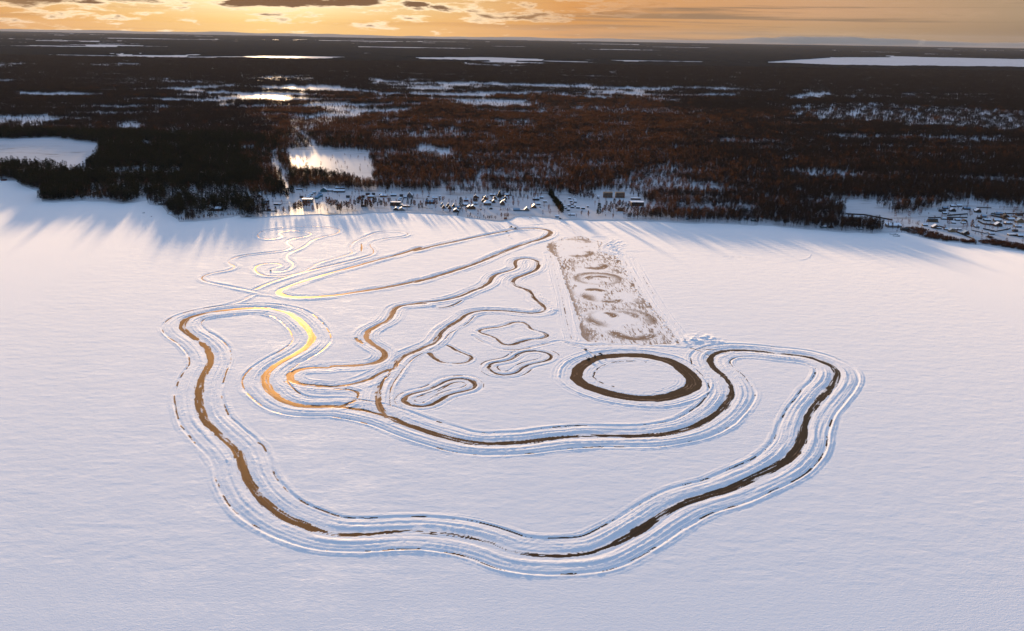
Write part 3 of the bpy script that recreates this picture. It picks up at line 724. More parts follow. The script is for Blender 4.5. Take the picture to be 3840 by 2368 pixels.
inner = [(x, y + 4, LANDZ) for x, y in SG_]
ring = [(x, y, LANDZ) for x, y, _ in inner] + [(30000, inner[-1][1], LANDZ), (FAR, 20000, LANDZ), (FAR, FAR, LANDZ), (-FAR, FAR, LANDZ), (-FAR, 15000, LANDZ), (-9000, inner[0][1], LANDZ)]
tris = tessellate_polygon([[Vector(p) for p in ring]])
b = MB(); b.v = [tuple(p) for p in ring]; b.f = [list(t_) for t_ in tris]
k = len(b.v)
b.v += [(x, y, 0.01) for x, y in SG_]
for i in range(len(SG_) - 1):
    b.f.append([k + i, k + i + 1, i + 1, i])
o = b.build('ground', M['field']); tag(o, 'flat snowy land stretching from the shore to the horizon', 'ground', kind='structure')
SHX = np.array([p[0] for p in pp]); SHY = np.array([p[1] for p in pp])

# far low hills on the horizon
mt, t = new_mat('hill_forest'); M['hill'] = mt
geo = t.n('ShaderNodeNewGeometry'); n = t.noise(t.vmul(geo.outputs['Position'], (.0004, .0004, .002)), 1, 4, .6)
finish(t, principled(t, t.mix(n, (.48, .36, .26), (.64, .48, .36)), 1.0, .0))  # haze painted in: base colour pulled towards the tan horizon sky
hx = np.linspace(-0.62, 0.75, 260)
def hill_obj(name, Y, prof, label):
    vs = []; fs = []
    for i, u in enumerate(hx):
        h = prof(u * 3250 + 1920)
        for dy, k_ in ((-4500, 0), (-2000, .45), (0, 1), (2500, .5), (6000, 0)):
            vs.append((u * Y, Y + dy, max(0, h * k_ * (1 + .25 * (float(fbm(np.array([u * 60.0]), np.array([dy / 1500.0]), 2, 3)[0]) - .5))) - 20 * (k_ == 0)))
    n = 5
    for i in range(len(hx) - 1):
        for j in range(n - 1):
            fs.append([i * n + j, (i + 1) * n + j, (i + 1) * n + j + 1, i * n + j + 1])
    b = MB(); b.v = vs; b.f = fs
    o = b.build(name, M['hill'], smooth=True); tag(o, label, 'hills', kind='structure')
def prof1(x):
    e = float(sstep(np.array(x), 2550, 3020) * (1 - .55 * sstep(np.array(x), 3080, 3500)))
    n = float(fbm(np.array([x / 150.0]), np.array([.5]), 1, 4)[0])
    return 100 + 330 * e * (.75 + .5 * n) + 150 * (n - .3)
def prof2(x):
    e = float(sstep(np.array(x), 1150, 1300))
    n = float(fbm(np.array([x / 60.0]), np.array([4.5]), 3, 4)[0])
    return 20 + 150 * e * n
hill_obj('hills', 53000, prof1, 'long pale blue-grey ridge of hills on the right of the horizon')
hill_obj('hills', 50000, prof2, 'low line of hills under the brightest part of the sky')

# ------------------------------------------------------------------ woodland map, in pixels of the photograph projected on the land
K = 3840 / 2452.0
CLEAR = [  # polygon (2452-wide picture units), tree density left inside
    ([(-400, 330), (0, 333), (120, 331), (240, 345), (232, 368), (190, 394), (0, 386), (-400, 380)], 0.0),
    ([(690, 362), (755, 357), (882, 365), (893, 400), (899, 432), (848, 416), (760, 402), (696, 396)], 0.04),
    ([(648, 376), (662, 374), (680, 405), (692, 440), (682, 444), (668, 408)], 0.0),
    ([(1400, 462), (1440, 452), (1500, 430), (1540, 405), (1600, 394), (1640, 404), (1612, 425), (1560, 447), (1500, 462), (1440, 470)], 0.33),
    ([(2015, 487), (2060, 483), (2130, 500), (2137, 520), (2060, 516), (2020, 508)], 0.0),
    ([(2110, 522), (2210, 505), (2260, 491), (2330, 488), (2500, 505), (3000, 560), (3000, 800), (2452, 620), (2330, 585), (2200, 555), (2130, 545)], 0.17),
    ([(-200, 226), (130, 222), (350, 214), (560, 206), (800, 207), (900, 222), (1100, 236), (1000, 246), (860, 246), (700, 241), (480, 240), (270, 234), (0, 236), (-200, 238)], 0.012),
    ([(-300, 252), (150, 247), (450, 243), (700, 240), (1010, 247), (1000, 256), (930, 268), (780, 276), (600, 272), (480, 262), (330, 270), (200, 285), (60, 290), (-300, 292)], 0.16),
    ([(560, 178), (630, 184), (740, 183), (752, 197), (640, 197), (600, 190)], 0.02),
    ([(880, 190), (1000, 193), (1300, 203), (1560, 212), (1770, 208), (1790, 219), (1740, 231), (1500, 233), (1290, 231), (1250, 245), (1150, 240), (1000, 228), (950, 212)], 0.05),
    ([(1100, 150), (1200, 147), (1310, 151), (1325, 154), (1250, 156.5), (1120, 155)], 0.0),
    ([(1835, 149), (1890, 145), (2000, 138), (2200, 137), (2700, 147), (2700, 166), (2300, 161), (2000, 158), (1840, 151)], 0.0),
    ([(1900, 253), (2050, 250), (2200, 255), (2500, 270), (2500, 308), (2300, 303), (2150, 290), (2000, 285), (1890, 270)], 0.22),
    ([(1880, 235), (1960, 222), (1992, 225), (1970, 232)], 0.1),
    ([(-100, 147), (90, 152), (92, 160), (-100, 163)], 0.05), ([(185, 154), (340, 152), (335, 157), (190, 158)], 0.02), ([(250, 128), (420, 126), (505, 133), (400, 138), (290, 135)], 0.04),
    ([(1280, 255), (1600, 262), (1755, 265), (1600, 269), (1300, 263)], 0.3),
    ([(690, 290), (740, 270), (850, 255), (1000, 250), (940, 268), (800, 285), (760, 300), (735, 318), (720, 336), (690, 332), (700, 310)], 0.34),
    ([(1000, 352), (1085, 362), (1075, 368), (1005, 362)], 0.15), ([(900, 318), (1120, 317), (1120, 325), (920, 328)], 0.35), ([(1140, 425), (1152, 425), (1146, 442), (1138, 442)], 0.0), ([(1150, 410), (1360, 416), (1350, 422), (1150, 417)], .3),
    ([(-100, 189), (50, 190), (48, 194), (-100, 195)], 0.0),
    ([(1090, 238), (1300, 250), (1200, 254), (1080, 246)], .2), ([(270, 300), (330, 298), (360, 303), (300, 306)], .15), ([(700, 330), (780, 342), (760, 346), (690, 340)], .3),
    ([(-300, 325.5), (300, 339), (600, 351), (900, 361), (1500, 390), (1500, 392), (900, 363.5), (600, 353.5), (300, 342), (-300, 328)], 0.0),
    ([(900, 457), (1540, 462), (1540, 466), (900, 461)], 0.0)]
BELTS = [[(-100, 240), (80, 236), (200, 236), (420, 246), (520, 250), (500, 258), (300, 256), (80, 250), (-100, 252)], [(330, 263), (560, 259), (760, 266), (640, 277), (420, 277)], [(540, 246), (640, 244), (740, 250), (700, 256), (560, 255)], [(860, 243), (1000, 240), (1120, 247), (1000, 250), (880, 249)],
         [(1080, 212), (1200, 216), (1290, 221), (1200, 223), (1090, 217)], [(640, 194), (760, 197), (860, 203), (780, 207), (660, 206), (560, 204)], [(480, 203), (640, 199), (640, 206), (500, 208)], [(1180, 231), (1330, 233), (1420, 239), (1300, 242), (1190, 238)], [(-100, 268), (60, 270), (180, 276), (60, 280), (-100, 278)], [(0, 240.0), (0, 240.1), (1, 240)]]
VILLAGE = [(640, 478), (690, 456), (760, 450), (830, 455), (1000, 463), (1330, 468), (1480, 466), (1540, 480), (1545, 520), (1310, 540), (1000, 525), (640, 530)]
CAPE = [(425, 512), (470, 500), (560, 500), (600, 520), (500, 540), (425, 545)]


def wood_density(X, Y):
    px, py = g2p(X, Y, LANDZ)
    pm = F_PX / (Y * math.cos(PITCH) + CAM_H * math.sin(PITCH))
    tp = 15.0 * pm                                        # height of a tree in pixels
    jx = (fbm(X / 60, Y / 60, 0, 3) - .5) * np.where(Y < 3200, 26, 60) * pm + px; jy = (fbm(X / 45 + 5, Y / 130, 3, 3) - .5) * np.minimum(14, 30 * pm) + py
    dens = np.ones(X.shape)
    for poly, dv in CLEAR:
        P = [(a * K, b_ * K) for a, b_ in poly]
        hit = in_poly(jx, jy, P) | in_poly(jx, jy - tp, P) | in_poly(jx, jy - tp * .5, P)
        dens = np.where(hit, np.minimum(dens, dv), dens)
    brk = fbm(X / 330 + 11, Y / 150, 4, 3)
    dens = np.where((dens < .2) & (Y > 3250) & (brk > .565) & (px < 2900), np.where(brk > .585, 1.0, .45), dens)
    for poly in BELTS:
        dens = np.where(in_poly(jx, jy, [(a * K, b_ * K) for a, b_ in poly]), 1.0, dens)
    P = [(a * K, b_ * K) for a, b_ in VILLAGE]
    dens = np.where(in_poly(px, py, P), np.minimum(dens, .16), dens)
    P = [(a * K, b_ * K) for a, b_ in CAPE]
    dens = np.where(in_poly(px, py, P), np.minimum(dens, .25), dens)
    # lake: nothing grows below the shoreline
    sh = np.interp(px, SHX, SHY)
    dens = np.where((py > sh - 4) & (Y < 6000), 0, dens)
    # natural thin places
    gap = fbm(X / 420 + 3, Y / 110, 5, 3)
    dens = dens * np.where((gap > .66) & (dens > .5), .22, 1)
    gap2 = fbm(X / 90, Y / 60, 7, 3)
    dens = dens * np.where((gap2 > .64) & (dens > .5), .35, 1)
    return dens, px, py


def cells(y0, y1, step):
    ny = int((y1 - y0) / step); out = []
    for j in range(ny):
        y = y0 + (j + .5) * step; hw = .82 * y + 150
        n = int(2 * hw / step); x = -hw + (np.arange(n) + .5) * step
        out.append(np.stack([x, np.full(n, y)], 1))
    c = np.concatenate(out); c += RNG.uniform(-.5, .5, c.shape) * step
    return c


# ------------------------------------------------------------------ tree shapes
def crown_blades(rng, n, zb, zt, rmax, blade, wid, shape='birch', origin=(0, 0)):
    v = []; f = []
    for i in range(n):
        u = rng.random()
        z = zb + (zt - zb) * u
        if shape == 'birch': rad = rmax * (math.sin(math.pi * min(1, .12 + .86 * u)) ** .8)
        else: rad = rmax * (1.02 - u) ** .8 * (.8 + .4 * ((u * 7) % 1))
        a = rng.random() * 2 * math.pi; r = rad * math.sqrt(rng.random()) * .9
        x = origin[0] + r * math.cos(a); y = origin[1] + r * math.sin(a)
        L = blade * (.6 + .8 * rng.random())
        out = (.55 if shape == 'birch' else 1.0) * (.4 + .6 * rng.random()); upv = (.9 if shape == 'birch' else -.15)
        d = np.array([math.cos(a) * out, math.sin(a) * out, upv]); d /= np.linalg.norm(d)
        a2 = rng.random() * 2 * math.pi
        s = np.cross(d, [math.cos(a2), math.sin(a2), .3]); s /= np.linalg.norm(s) + 1e-6
        p = np.array([x, y, z]); w_ = wid * (.6 + .8 * rng.random())
        k = len(v)
        v += [tuple(p - s * w_), tuple(p + s * w_), tuple(p + d * L + s * w_ * .5), tuple(p + d * L - s * w_ * .5)]
        f.append([k, k + 1, k + 2, k + 3])
    return v, f


def patch_mesh(name, seed, radius, ntree, nb, kind, hmean, bw, mats, simple=False):
    rng = random.Random(seed); v = []; f = []; mi = []
    for i in range(ntree):
        a = rng.random() * 6.283; r = radius * math.sqrt(rng.random()); x = r * math.cos(a); y = r * math.sin(a)
        h = hmean * (.72 + .5 * rng.random())
        if kind == 'birch': cv, cf = crown_blades(rng, nb, h * .34, h * .93, h * .15, h * .12, bw, 'birch', (x, y))
        else: cv, cf = crown_blades(rng, nb, h * .16, h, h * .17, h * .10, bw, 'pine', (x, y))
        k = len(v); v += cv; f += [[k + j for j in q] for q in cf]; mi += [0] * len(cf)
        tr = .16 if not simple else .3
        k = len(v)
        for an in (0, 2.09, 4.19):
            v += [(x + math.cos(an) * tr, y + math.sin(an) * tr, -1), (x + math.cos(an) * tr * .3, y + math.sin(an) * tr * .3, h * .9)]
        for j in range(3):
            a0 = k + 2 * j; a1 = k + 2 * ((j + 1) % 3); f.append([a0, a1, a1 + 1, a0 + 1]); mi.append(1)
    me = bpy.data.meshes.new(name); me.from_pydata(v, [], f)
    for m_ in mats: me.materials.append(m_)
    me.polygons.foreach_set('material_index', np.array(mi, np.int32)); me.update()
    return me


def source_collection(name, meshes):
    c = bpy.data.collections.new(name)
    for i, me in enumerate(meshes):
        o = bpy.data.objects.new('%s_%02d' % (name, i), me); c.objects.link(o)
    return c


def scatter(name, coll, nvar, P, label, cat, smin=.8, smax=1.2):
    me = bpy.data.meshes.new(name); n = len(P)
    me.vertices.add(n); me.vertices.foreach_set('co', np.c_[P, np.full(n, LANDZ)].astype(np.float32).ravel())
    for nm, typ, arr in (('rot', 'FLOAT', RNG.uniform(0, 6.283, n)), ('scl', 'FLOAT', RNG.uniform(smin, smax, n)), ('var', 'INT', RNG.integers(0, nvar, n))):
        a = me.attributes.new(nm, typ, 'POINT'); a.data.foreach_set('value', arr.astype(np.float32 if typ == 'FLOAT' else np.int32))
    o = link(name, me); tag(o, label, cat, kind='stuff')
    ng = bpy.data.node_groups.new(name, 'GeometryNodeTree')
    ng.interface.new_socket('Geometry', in_out='INPUT', socket_type='NodeSocketGeometry'); ng.interface.new_socket('Geometry', in_out='OUTPUT', socket_type='NodeSocketGeometry')
    N = ng.nodes; Lk = ng.links
    gi = N.new('NodeGroupInput'); go = N.new('NodeGroupOutput'); ip = N.new('GeometryNodeInstanceOnPoints'); ci = N.new('GeometryNodeCollectionInfo')
    ci.inputs[0].default_value = coll; ci.inputs['Separate Children'].default_value = True; ci.inputs['Reset Children'].default_value = True
    def na(nm, typ):
        x = N.new('GeometryNodeInputNamedAttribute'); x.data_type = typ; x.inputs[0].default_value = nm; return x.outputs[0]
    cx = N.new('ShaderNodeCombineXYZ'); Lk.new(na('rot', 'FLOAT'), cx.inputs[2])
    e2r = N.new('FunctionNodeEulerToRotation'); Lk.new(cx.outputs[0], e2r.inputs[0])
    Lk.new(gi.outputs[0], ip.inputs['Points']); Lk.new(ci.outputs[0], ip.inputs['Instance']); ip.inputs['Pick Instance'].default_value = True
    Lk.new(na('var', 'INT'), ip.inputs['Instance Index']); Lk.new(e2r.outputs[0], ip.inputs['Rotation']); Lk.new(na('scl', 'FLOAT'), ip.inputs['Scale'])
    Lk.new(ip.outputs[0], go.inputs[0])
    md = o.modifiers.new('scatter', 'NODES'); md.node_group = ng
    return o


def dark_share(px, py):
    """share of conifers and darker-twigged groves by place"""
    jn = (fbm(px / 130, py / 40, 2, 2) - .5) * 320
    p = .10 + .75 * sstep(-(px + jn), -1060, -860) + .55 * sstep(px, 2300, 2900) + np.where(py < 420, .35, 0)
    p = np.where((px > 1000) & (px < 2500) & (py < 420) & (py > 360), .2, p)
    return np.clip(p, 0, .9)


NV = 8
bsrc = source_collection('birch_grove', [patch_mesh('birch_grove', 50 + i, 6.5, 5, 46, 'birch', 15.5, .14, [M['twig'], M['birch_bark']]) for i in range(NV)])
dsrc = source_collection('dark_grove', [patch_mesh('dark_grove', 90 + i, 6.5, 5, 52, 'birch', 15.5, .17, [M['twig_dark'], M['bark']]) for i in range(NV)])
psrc = source_collection('pine_grove', [patch_mesh('pine_grove', 150 + i, 6.5, 4, 70, 'pine', 17, .34, [M['needle'], M['bark']]) for i in range(NV)])
fb = source_collection('far_birch_grove', [patch_mesh('far_birch_grove', 250 + i, 15, 16, 16, 'birch', 16, .34, [M['twig'], M['bark']], True) for i in range(6)])
fd = source_collection('far_dark_grove', [patch_mesh('far_dark_grove', 300 + i, 15, 17, 18, 'birch', 16, .5, [M['twig_dark'], M['bark']], True) for i in range(6)])
ffd = source_collection('distant_dark_grove', [patch_mesh('distant_dark_grove', 350 + i, 34, 42, 9, 'birch', 17, 1.0, [M['twig_dark'], M['bark']], True) for i in range(6)])
sb = source_collection('single_birch', [patch_mesh('single_birch', 400 + i, .1, 1, 60, 'birch', 14, .14, [M['twig'], M['birch_bark']]) for i in range(6)])
sd = source_collection('single_dark', [patch_mesh('single_dark', 420 + i, .1, 1, 50, 'birch', 13, .28, [M['twig_dark'], M['bark']]) for i in range(6)])

c1 = cells(1400, 2900, 9.6); dn, px, py = wood_density(c1[:, 0], c1[:, 1])
keep = (dn > .5) | ((dn > .2) & (RNG.random(len(dn)) < dn)); c1 = c1[keep]; px = px[keep]; py = py[keep]; rn = RNG.random(len(px)); pc = dark_share(px, py)
tone = fbm(c1[:, 0] / 170, c1[:, 1] / 90, 2, 3)
isp = (rn < pc * .75) & (px < 1350); isd = ~isp & (rn + (tone - .5) * .9 < pc + .22)
near = [c1[~isp & ~isd], c1[isd], c1[isp]]
scatter('birch_forest', bsrc, NV, near[0], 'brown leafless birch forest behind the shore village', 'forest')
scatter('mixed_forest', dsrc, NV, near[1], 'dark leafless thickets scattered through the near forest', 'forest')
scatter('pine_forest', psrc, NV, near[2], 'near-black pine forest on the left shore', 'forest', 1.1, 1.5)
c2 = cells(2900, 5200, 20); dn, px, py = wood_density(c2[:, 0], c2[:, 1])
keep = (dn > .5) | ((dn > .2) & (RNG.random(len(dn)) < dn)); c2 = c2[keep]; px = px[keep]; py = py[keep]
tone = fbm(c2[:, 0] / 260, c2[:, 1] / 150, 2, 3); isd = RNG.random(len(px)) + (tone - .5) * .9 < dark_share(px, py) * 1.1 + .1
scatter('rust_forest', fb, 6, c2[~isd], 'rust-brown birch forest in the middle distance', 'forest')
scatter('dark_forest', fd, 6, c2[isd], 'dark forest belts in the middle distance', 'forest')
c3 = cells(5200, 10500, 44); dn, px, py = wood_density(c3[:, 0], c3[:, 1])
keep = (dn > .5) | ((dn > .2) & (RNG.random(len(dn)) < dn)); c3 = c3[keep]
scatter('distant_forest', ffd, 6, c3, 'black forest on the plain behind the snowy fields', 'forest')
# loose single trees on the thinly wooded ground
for nm, (ya, yb, st_), lab in (('thin_birch_wood', (1450, 3000, 13), 'thin birches scattered over the near clearings'), ('thin_far_wood', (3000, 7500, 17), 'sparse single trees dotted over the far snowfields')):
    c = cells(ya, yb, st_); dn, px, py = wood_density(c[:, 0], c[:, 1])
    k = (dn < .5) & (RNG.random(len(dn)) < dn * (1.25 if ya < 2000 else 2.6)); c = c[k]
    scatter(nm, sb if ya < 2000 else sd, 6, c, lab, 'woodland', .5, 1.1)

# canopy of the far plain as a relief: forest stands up, fields lie open
NA, NR = 900, 330
ua = np.linspace(-.88, .88, NA); ra = np.geomspace(10300, 52000, NR)
U, RA = np.meshgrid(ua, ra)
X = U * RA; Y = RA
Xj = X + (fbm(X / 900, Y / 2500, 1, 2) - .5) * 500; Yj = Y + (fbm(X / 2500, Y / 900, 2, 2) - .5) * 300
px, py = g2p(X, Y, LANDZ)
msk = np.ones(X.shape)
for poly, dv in CLEAR:
    P = [(a * K, b_ * K) for a, b_ in poly]
    if min(q[1] for q in P) < 330: msk[in_poly(px + (fbm(X / 700, Y / 700, 4, 2) - .5) * 20, py + (fbm(X / 500, Y / 1500, 6, 2) - .5) * 2.2, P)] = 0
msk[(fbm(X / 420, Y / 700, 8, 3) > .60) & (px < 1800)] = 1
fld = fbm(Xj / 2600 + 2, Yj / 900, 6, 4)
thr = np.where(px < 2400, 0.635 - .075 * sstep(Y, 14000, 26000), .655 - .045 * sstep(Y, 14000, 26000))
msk[fld > thr] = 0
hc = msk * (14 + 8 * (fbm(X / 60, Y / 160, 3, 2) - .3)) - .6
V = np.stack([X.ravel(), Y.ravel(), (LANDZ + hc).ravel()], 1)
base = (np.arange(NR - 1)[:, None] * NA + np.arange(NA - 1)[None, :]).ravel(); quads = np.stack([base, base + 1, base + NA + 1, base + NA], 1)
zz = V[:, 2]; keepq = zz[quads].max(1) > LANDZ + .1
mt, t = new_mat('far_canopy'); M['canopy'] = mt
geo = t.n('ShaderNodeNewGeometry'); n = t.noise(t.vmul(geo.outputs['Position'], (.004, .0012, 0)), 1, 5, .65)
d_ = t.n('ShaderNodeBsdfDiffuse'); t.put(d_.inputs[0], t.mix(n, (.010, .009, .009), (.030, .024, .021))); finish(t, d_.outputs[0])
me = mesh_np('far_forest', V, quads[keepq].ravel(), np.full(int(keepq.sum()), 4), [M['canopy']])
tag(link('far_forest', me), 'dark forest of the far plain reaching the horizon', 'forest', kind='stuff')
# ------------------------------------------------------------------ individual trees of the shore
RC = {1: (0, 640, 500 / 2452), 2: (500, 680, 400 / 2452), 3: (880, 680, 400 / 2452), 4: (1260, 680, 400 / 2452), 5: (1640, 680, 400 / 2452), 6: (2020, 680, 400 / 2452),
      7: (2400, 700, 500 / 2452), 8: (2880, 720, 520 / 2452), 9: (3340, 740, 500 / 2452), 10: (2150, 1270, 150 / 2268), 11: (1860, 820, 150 / 2268), 12: (970, 970, 100 / 2160)}
def rp(c, x, y):
    x0, y0, s = RC[c]
    return x0 + x * s, y0 + y * s


def on_land(c, x, y):
    """ground point under a crop pixel, and metres per crop pixel there"""
    px, py = rp(c, x, y)
    land = py < np.interp(px, SHX, SHY) - 1
    gx, gy = G1(px, py, LANDZ if land else 0)
    return gx, gy, (LANDZ if land else 0.0), RC[c][2] / px_m(px, py)


def tree_proto(name, cat, kind, seed, h, mats, nb, bw):
    rng = random.Random(seed)
    root = thing(name, 'x', cat)
    b = MB()
    n = 5; lean = rng.uniform(-.5, .5)
    b.tube([(lean * (i / n) ** 2, 0, -1 + (h * .92 + 1) * i / n) for i in range(n + 1)], [h * .0115 * (1 - .85 * i / n) + .03 for i in range(n + 1)], 6)
    for i in range(11 if kind == 'birch' else 8):
        u = .28 + .6 * i / 11; a = rng.random() * 6.28; L = h * .17 * (1.2 - u * .8)
        z = h * u; dz = L * (.9 if kind == 'birch' else .05)
        b.tube([(lean * u * u, 0, z), (math.cos(a) * L * .5, math.sin(a) * L * .5, z + dz * .45), (math.cos(a) * L, math.sin(a) * L, z + dz)], [h * .0042, h * .003, .02], 4, False)
    b.build('trunk', mats[1], root)
    if kind == 'birch': v, f = crown_blades(rng, nb, h * .26, h * .95, h * .165, h * .10, bw, 'birch')
    else: v, f = crown_blades(rng, nb, h * .14, h, h * .19, h * .10, bw, 'pine')
    b = MB(); b.v = v; b.f = f; b.build('crown', mats[0], root)
    return root


BIRCH = [tree_proto('birch_tree', 'tree', 'birch', 600 + i, 13.5, [M['twig'] if i % 3 else M['twig_dark'], M['birch_bark']], 190, .17) for i in range(6)]
PINE = [tree_proto('pine_tree', 'tree', 'pine', 700 + i, 16, [M['needle'], M['bark']], 240, .34) for i in range(4)]
BUSH = [tree_proto('bare_shrub', 'shrub', 'birch', 800 + i, 4.2, [M['brush'], M['bark']], 110, .10) for i in range(3)]
placed = {}
tr_rng = random.Random(5)


def plant(protos, x, y, z, sc, label, group):
    i = tr_rng.randrange(len(protos)); key = (protos[0].name.split('.')[0], i)
    if key not in placed:
        placed[key] = 1; o = protos[i]; o.location = (x, y, z); o.rotation_euler = (0, 0, tr_rng.random() * 6.28); o.scale = (sc,) * 3
        o['label'] = label
        if group: o['group'] = group
    else:
        o = dup(protos[i], (x, y, z), tr_rng.random() * 6.28, sc, label, None)
        if 'group' in o: del o['group']
        if group: o['group'] = group
    return o


def strew(protos, c, x0, y0, x1, y1, n, dy, smin, smax, label, group):
    for i in range(n):
        f = (i + tr_rng.uniform(-.4, .4)) / max(1, n - 1)
        x = x0 + (x1 - x0) * f; y = y0 + (y1 - y0) * f - tr_rng.random() * dy
        gx, gy, z, _ = on_land(c, x, y)
        plant(protos, gx, gy, z, tr_rng.uniform(smin, smax), label, group)


def one(protos, c, x, y, hpx, label):
    gx, gy, z, mp = on_land(c, x, y)
    base = 13.5 if protos is BIRCH else (16 if protos is PINE else 4.2)
    plant(protos, gx, gy, z, hpx * mp / base, label, None)


# rows along the shore, left to right
strew(BIRCH, 1, 330, 195, 760, 380, 16, 25, .7, 1.1, 'dark bare tree on the receding shore at the far left', 'bare trees on the far left shore')
strew(PINE, 1, 790, 570, 1180, 560, 12, 60, 1.0, 1.4, 'dark tree of the clump on the left headland tip', 'trees on the left headland')
strew(BIRCH, 1, 1240, 520, 2400, 590, 26, 40, .9, 1.4, 'dark bare tree lining the shore right of the left headland', 'bare trees on the left shore')
strew(BIRCH, 2, 330, 480, 880, 640, 14, 60, .7, 1.0, 'bare tree beside the boathouse on the left bay', 'bare trees at the boathouse')
strew(PINE, 2, 1000, 560, 2300, 600, 22, 160, .8, 1.15, 'dark pine standing round the snow-roofed house on the wooded cape', 'pines on the wooded cape')
strew(BIRCH, 2, 1060, 930, 2420, 800, 26, 25, .4, .7, 'small bare tree edging the tip of the wooded cape', 'small trees edging the cape')
strew(PINE, 3, 60, 640, 500, 600, 12, 230, .8, 1.2, 'dark pine left of the blue-spired pavilion', 'pines left of the pavilion')
strew(PINE, 3, 900, 420, 1340, 420, 14, 190, .9, 1.2, 'dense dark pine in the clump behind the slatted fence', 'pines behind the slatted fence')
one(BIRCH, 3, 945, 765, 190, 'single rounded bare tree just right of the blue-spired pavilion')
one(BIRCH, 3, 1125, 750, 150, 'bare tree left of the bend in the shore road'); one(BIRCH, 3, 1260, 745, 180, 'thin leaning birch inside the bend of the shore road')
one(BIRCH, 3, 1800, 715, 170, 'slim pale birch below the blue cabins'); one(BIRCH, 3, 1905, 690, 190, 'second pale birch below the blue cabins, behind the slim one')
strew(BIRCH, 3, 1360, 740, 1700, 640, 12, 60, 1.0, 1.4, 'dark bushy tree in the clump in front of the two-storey house', 'trees before the two-storey house')
strew(BIRCH, 3, 2130, 620, 2452, 740, 11, 90, 1.0, 1.4, 'bare tree right of the blue cabins near the shore path', 'bare trees right of the blue cabins')
strew(BIRCH, 4, 20, 740, 860, 690, 22, 150, 1.0, 1.35, 'bare tree of the belt on the shore path left of the flat-roofed house', 'bare trees on the shore path')
strew(BIRCH, 4, 560, 600, 1250, 630, 20, 120, .8, 1.15, 'brown garden tree among the cottages left of the flat-roofed house', 'garden trees among the cottages')
strew(BIRCH, 4, 1720, 690, 2452, 640, 14, 170, .8, 1.2, 'bare tree around the long blue-roofed house', 'bare trees by the long blue roof')
one(PINE, 4, 1650, 535, 145, 'dark pointed spruce in the fenced yard behind the flat-roofed house')
one(PINE, 5, 545, 620, 260, 'tall dark pine beside the row of small A-frame roofs'); one(PINE, 6, 1385, 785, 290, 'tall feathery conifer standing alone by the lane to the lake')
one(BIRCH, 5, 290, 750, 150, 'bare tree on the shore below the A-frame roofs'); one(BIRCH, 5, 760, 830, 110, 'round bare tree at the left end of the shore hedge')
one(BIRCH, 5, 1745, 590, 150, 'snow-pale birch beside the lane left of the glass pavilion')
strew(BUSH, 5, 700, 845, 960, 870, 6, 15, .8, 1.4, 'low bare bush in the shore hedge under the lamp pole', 'bushes under the lamp pole')
strew(BIRCH, 5, 1080, 890, 1330, 900, 8, 30, .45, .62, 'small brown-pink tree in the shore clump left of the red kiosk', 'small trees left of the red kiosk')
strew(BIRCH, 5, 1480, 860, 1640, 860, 4, 10, .7, .85, 'warm-lit bare tree standing over the red kiosk', 'trees over the red kiosk')
strew(BIRCH, 5, 780, 560, 2400, 430, 26, 130, .6, 1.0, 'bare tree between the timber houses of the holiday village', 'bare trees in the holiday village')
strew(PINE, 6, 250, 360, 540, 760, 34, 60, .85, 1.1, 'tree of the dense dark wedge-shaped belt left of the cabin field', 'wedge-shaped tree belt')
strew(BIRCH, 6, 700, 350, 1260, 480, 26, 120, .9, 1.3, 'brown tree in the grove behind the little cabins', 'grove behind the cabins')
one(BIRCH, 6, 980, 800, 120, 'round pale bush-like tree on the shore below the cabins, left one of two'); one(BIRCH, 6, 1140, 815, 140, 'round pale bush-like tree on the shore below the cabins, right one of two')
strew(BIRCH, 6, 1480, 770, 2420, 800, 32, 190, .95, 1.35, 'bare tree in the open grove before the brown blocks', 'grove before the brown blocks')
strew(BIRCH, 7, 150, 590, 1200, 600, 26, 90, .9, 1.3, 'bare trunk in the shore wood right of the dark flat block', 'shore wood right of the block')
strew(BIRCH, 7, 1220, 610, 2452, 680, 22, 90, .6, .95, 'dark bare tree in the shade on the right middle shore', 'dark trees on the right middle shore')
strew(BIRCH, 8, 60, 560, 900, 590, 12, 80, .6, .95, 'dark bare tree near the snow-topped pontoon', 'dark trees near the pontoon')
strew(BIRCH, 8, 1180, 640, 2300, 710, 14, 60, .6, .9, 'bare tree between the boathouses of the right shore', 'trees between the boathouses')
strew(BUSH, 8, 700, 600, 2400, 730, 10, 20, .7, 1.2, 'low bush on the bank by the right boathouses', 'bushes by the right boathouses')
one(BIRCH, 9, 1480, 610, 200, 'crooked bare tree in the middle of the right-hand village')
strew(BIRCH, 9, 700, 330, 2440, 480, 26, 140, .3, .6, 'little garden tree inside the right-hand village', 'garden trees in the right village')

# willow brush along the right shore
bush_src = source_collection('willow_clump', [patch_mesh('willow_clump', 900 + i, 3.2, 7, 22, 'birch', 3.6, .16, [M['brush'], M['bark']]) for i in range(5)])
bp = []
for poly, n in (([(200, 600), (480, 560), (640, 610), (900, 690), (1270, 800), (1250, 822), (900, 800), (640, 745), (480, 705), (300, 660)], 340), ([(1290, 790), (1450, 810), (1550, 800), (1555, 870), (1400, 850), (1300, 830)], 70),
                ([(1620, 825), (1850, 790), (2100, 830), (2452, 885), (2700, 930), (2700, 1030), (2452, 985), (2200, 940), (1900, 890), (1660, 860)], 420), ([(1770, 740), (1880, 745), (1870, 770), (1780, 765)], 14)):
    P = [rp(9, *q) for q in poly]; a = np.array(P); k = 0
    while k < n:
        x = tr_rng.uniform(a[:, 0].min(), a[:, 0].max()); y = tr_rng.uniform(a[:, 1].min(), a[:, 1].max())
        if in_poly(np.array([x]), np.array([y]), P)[0]: bp.append(G1(x, y, LANDZ)); k += 1
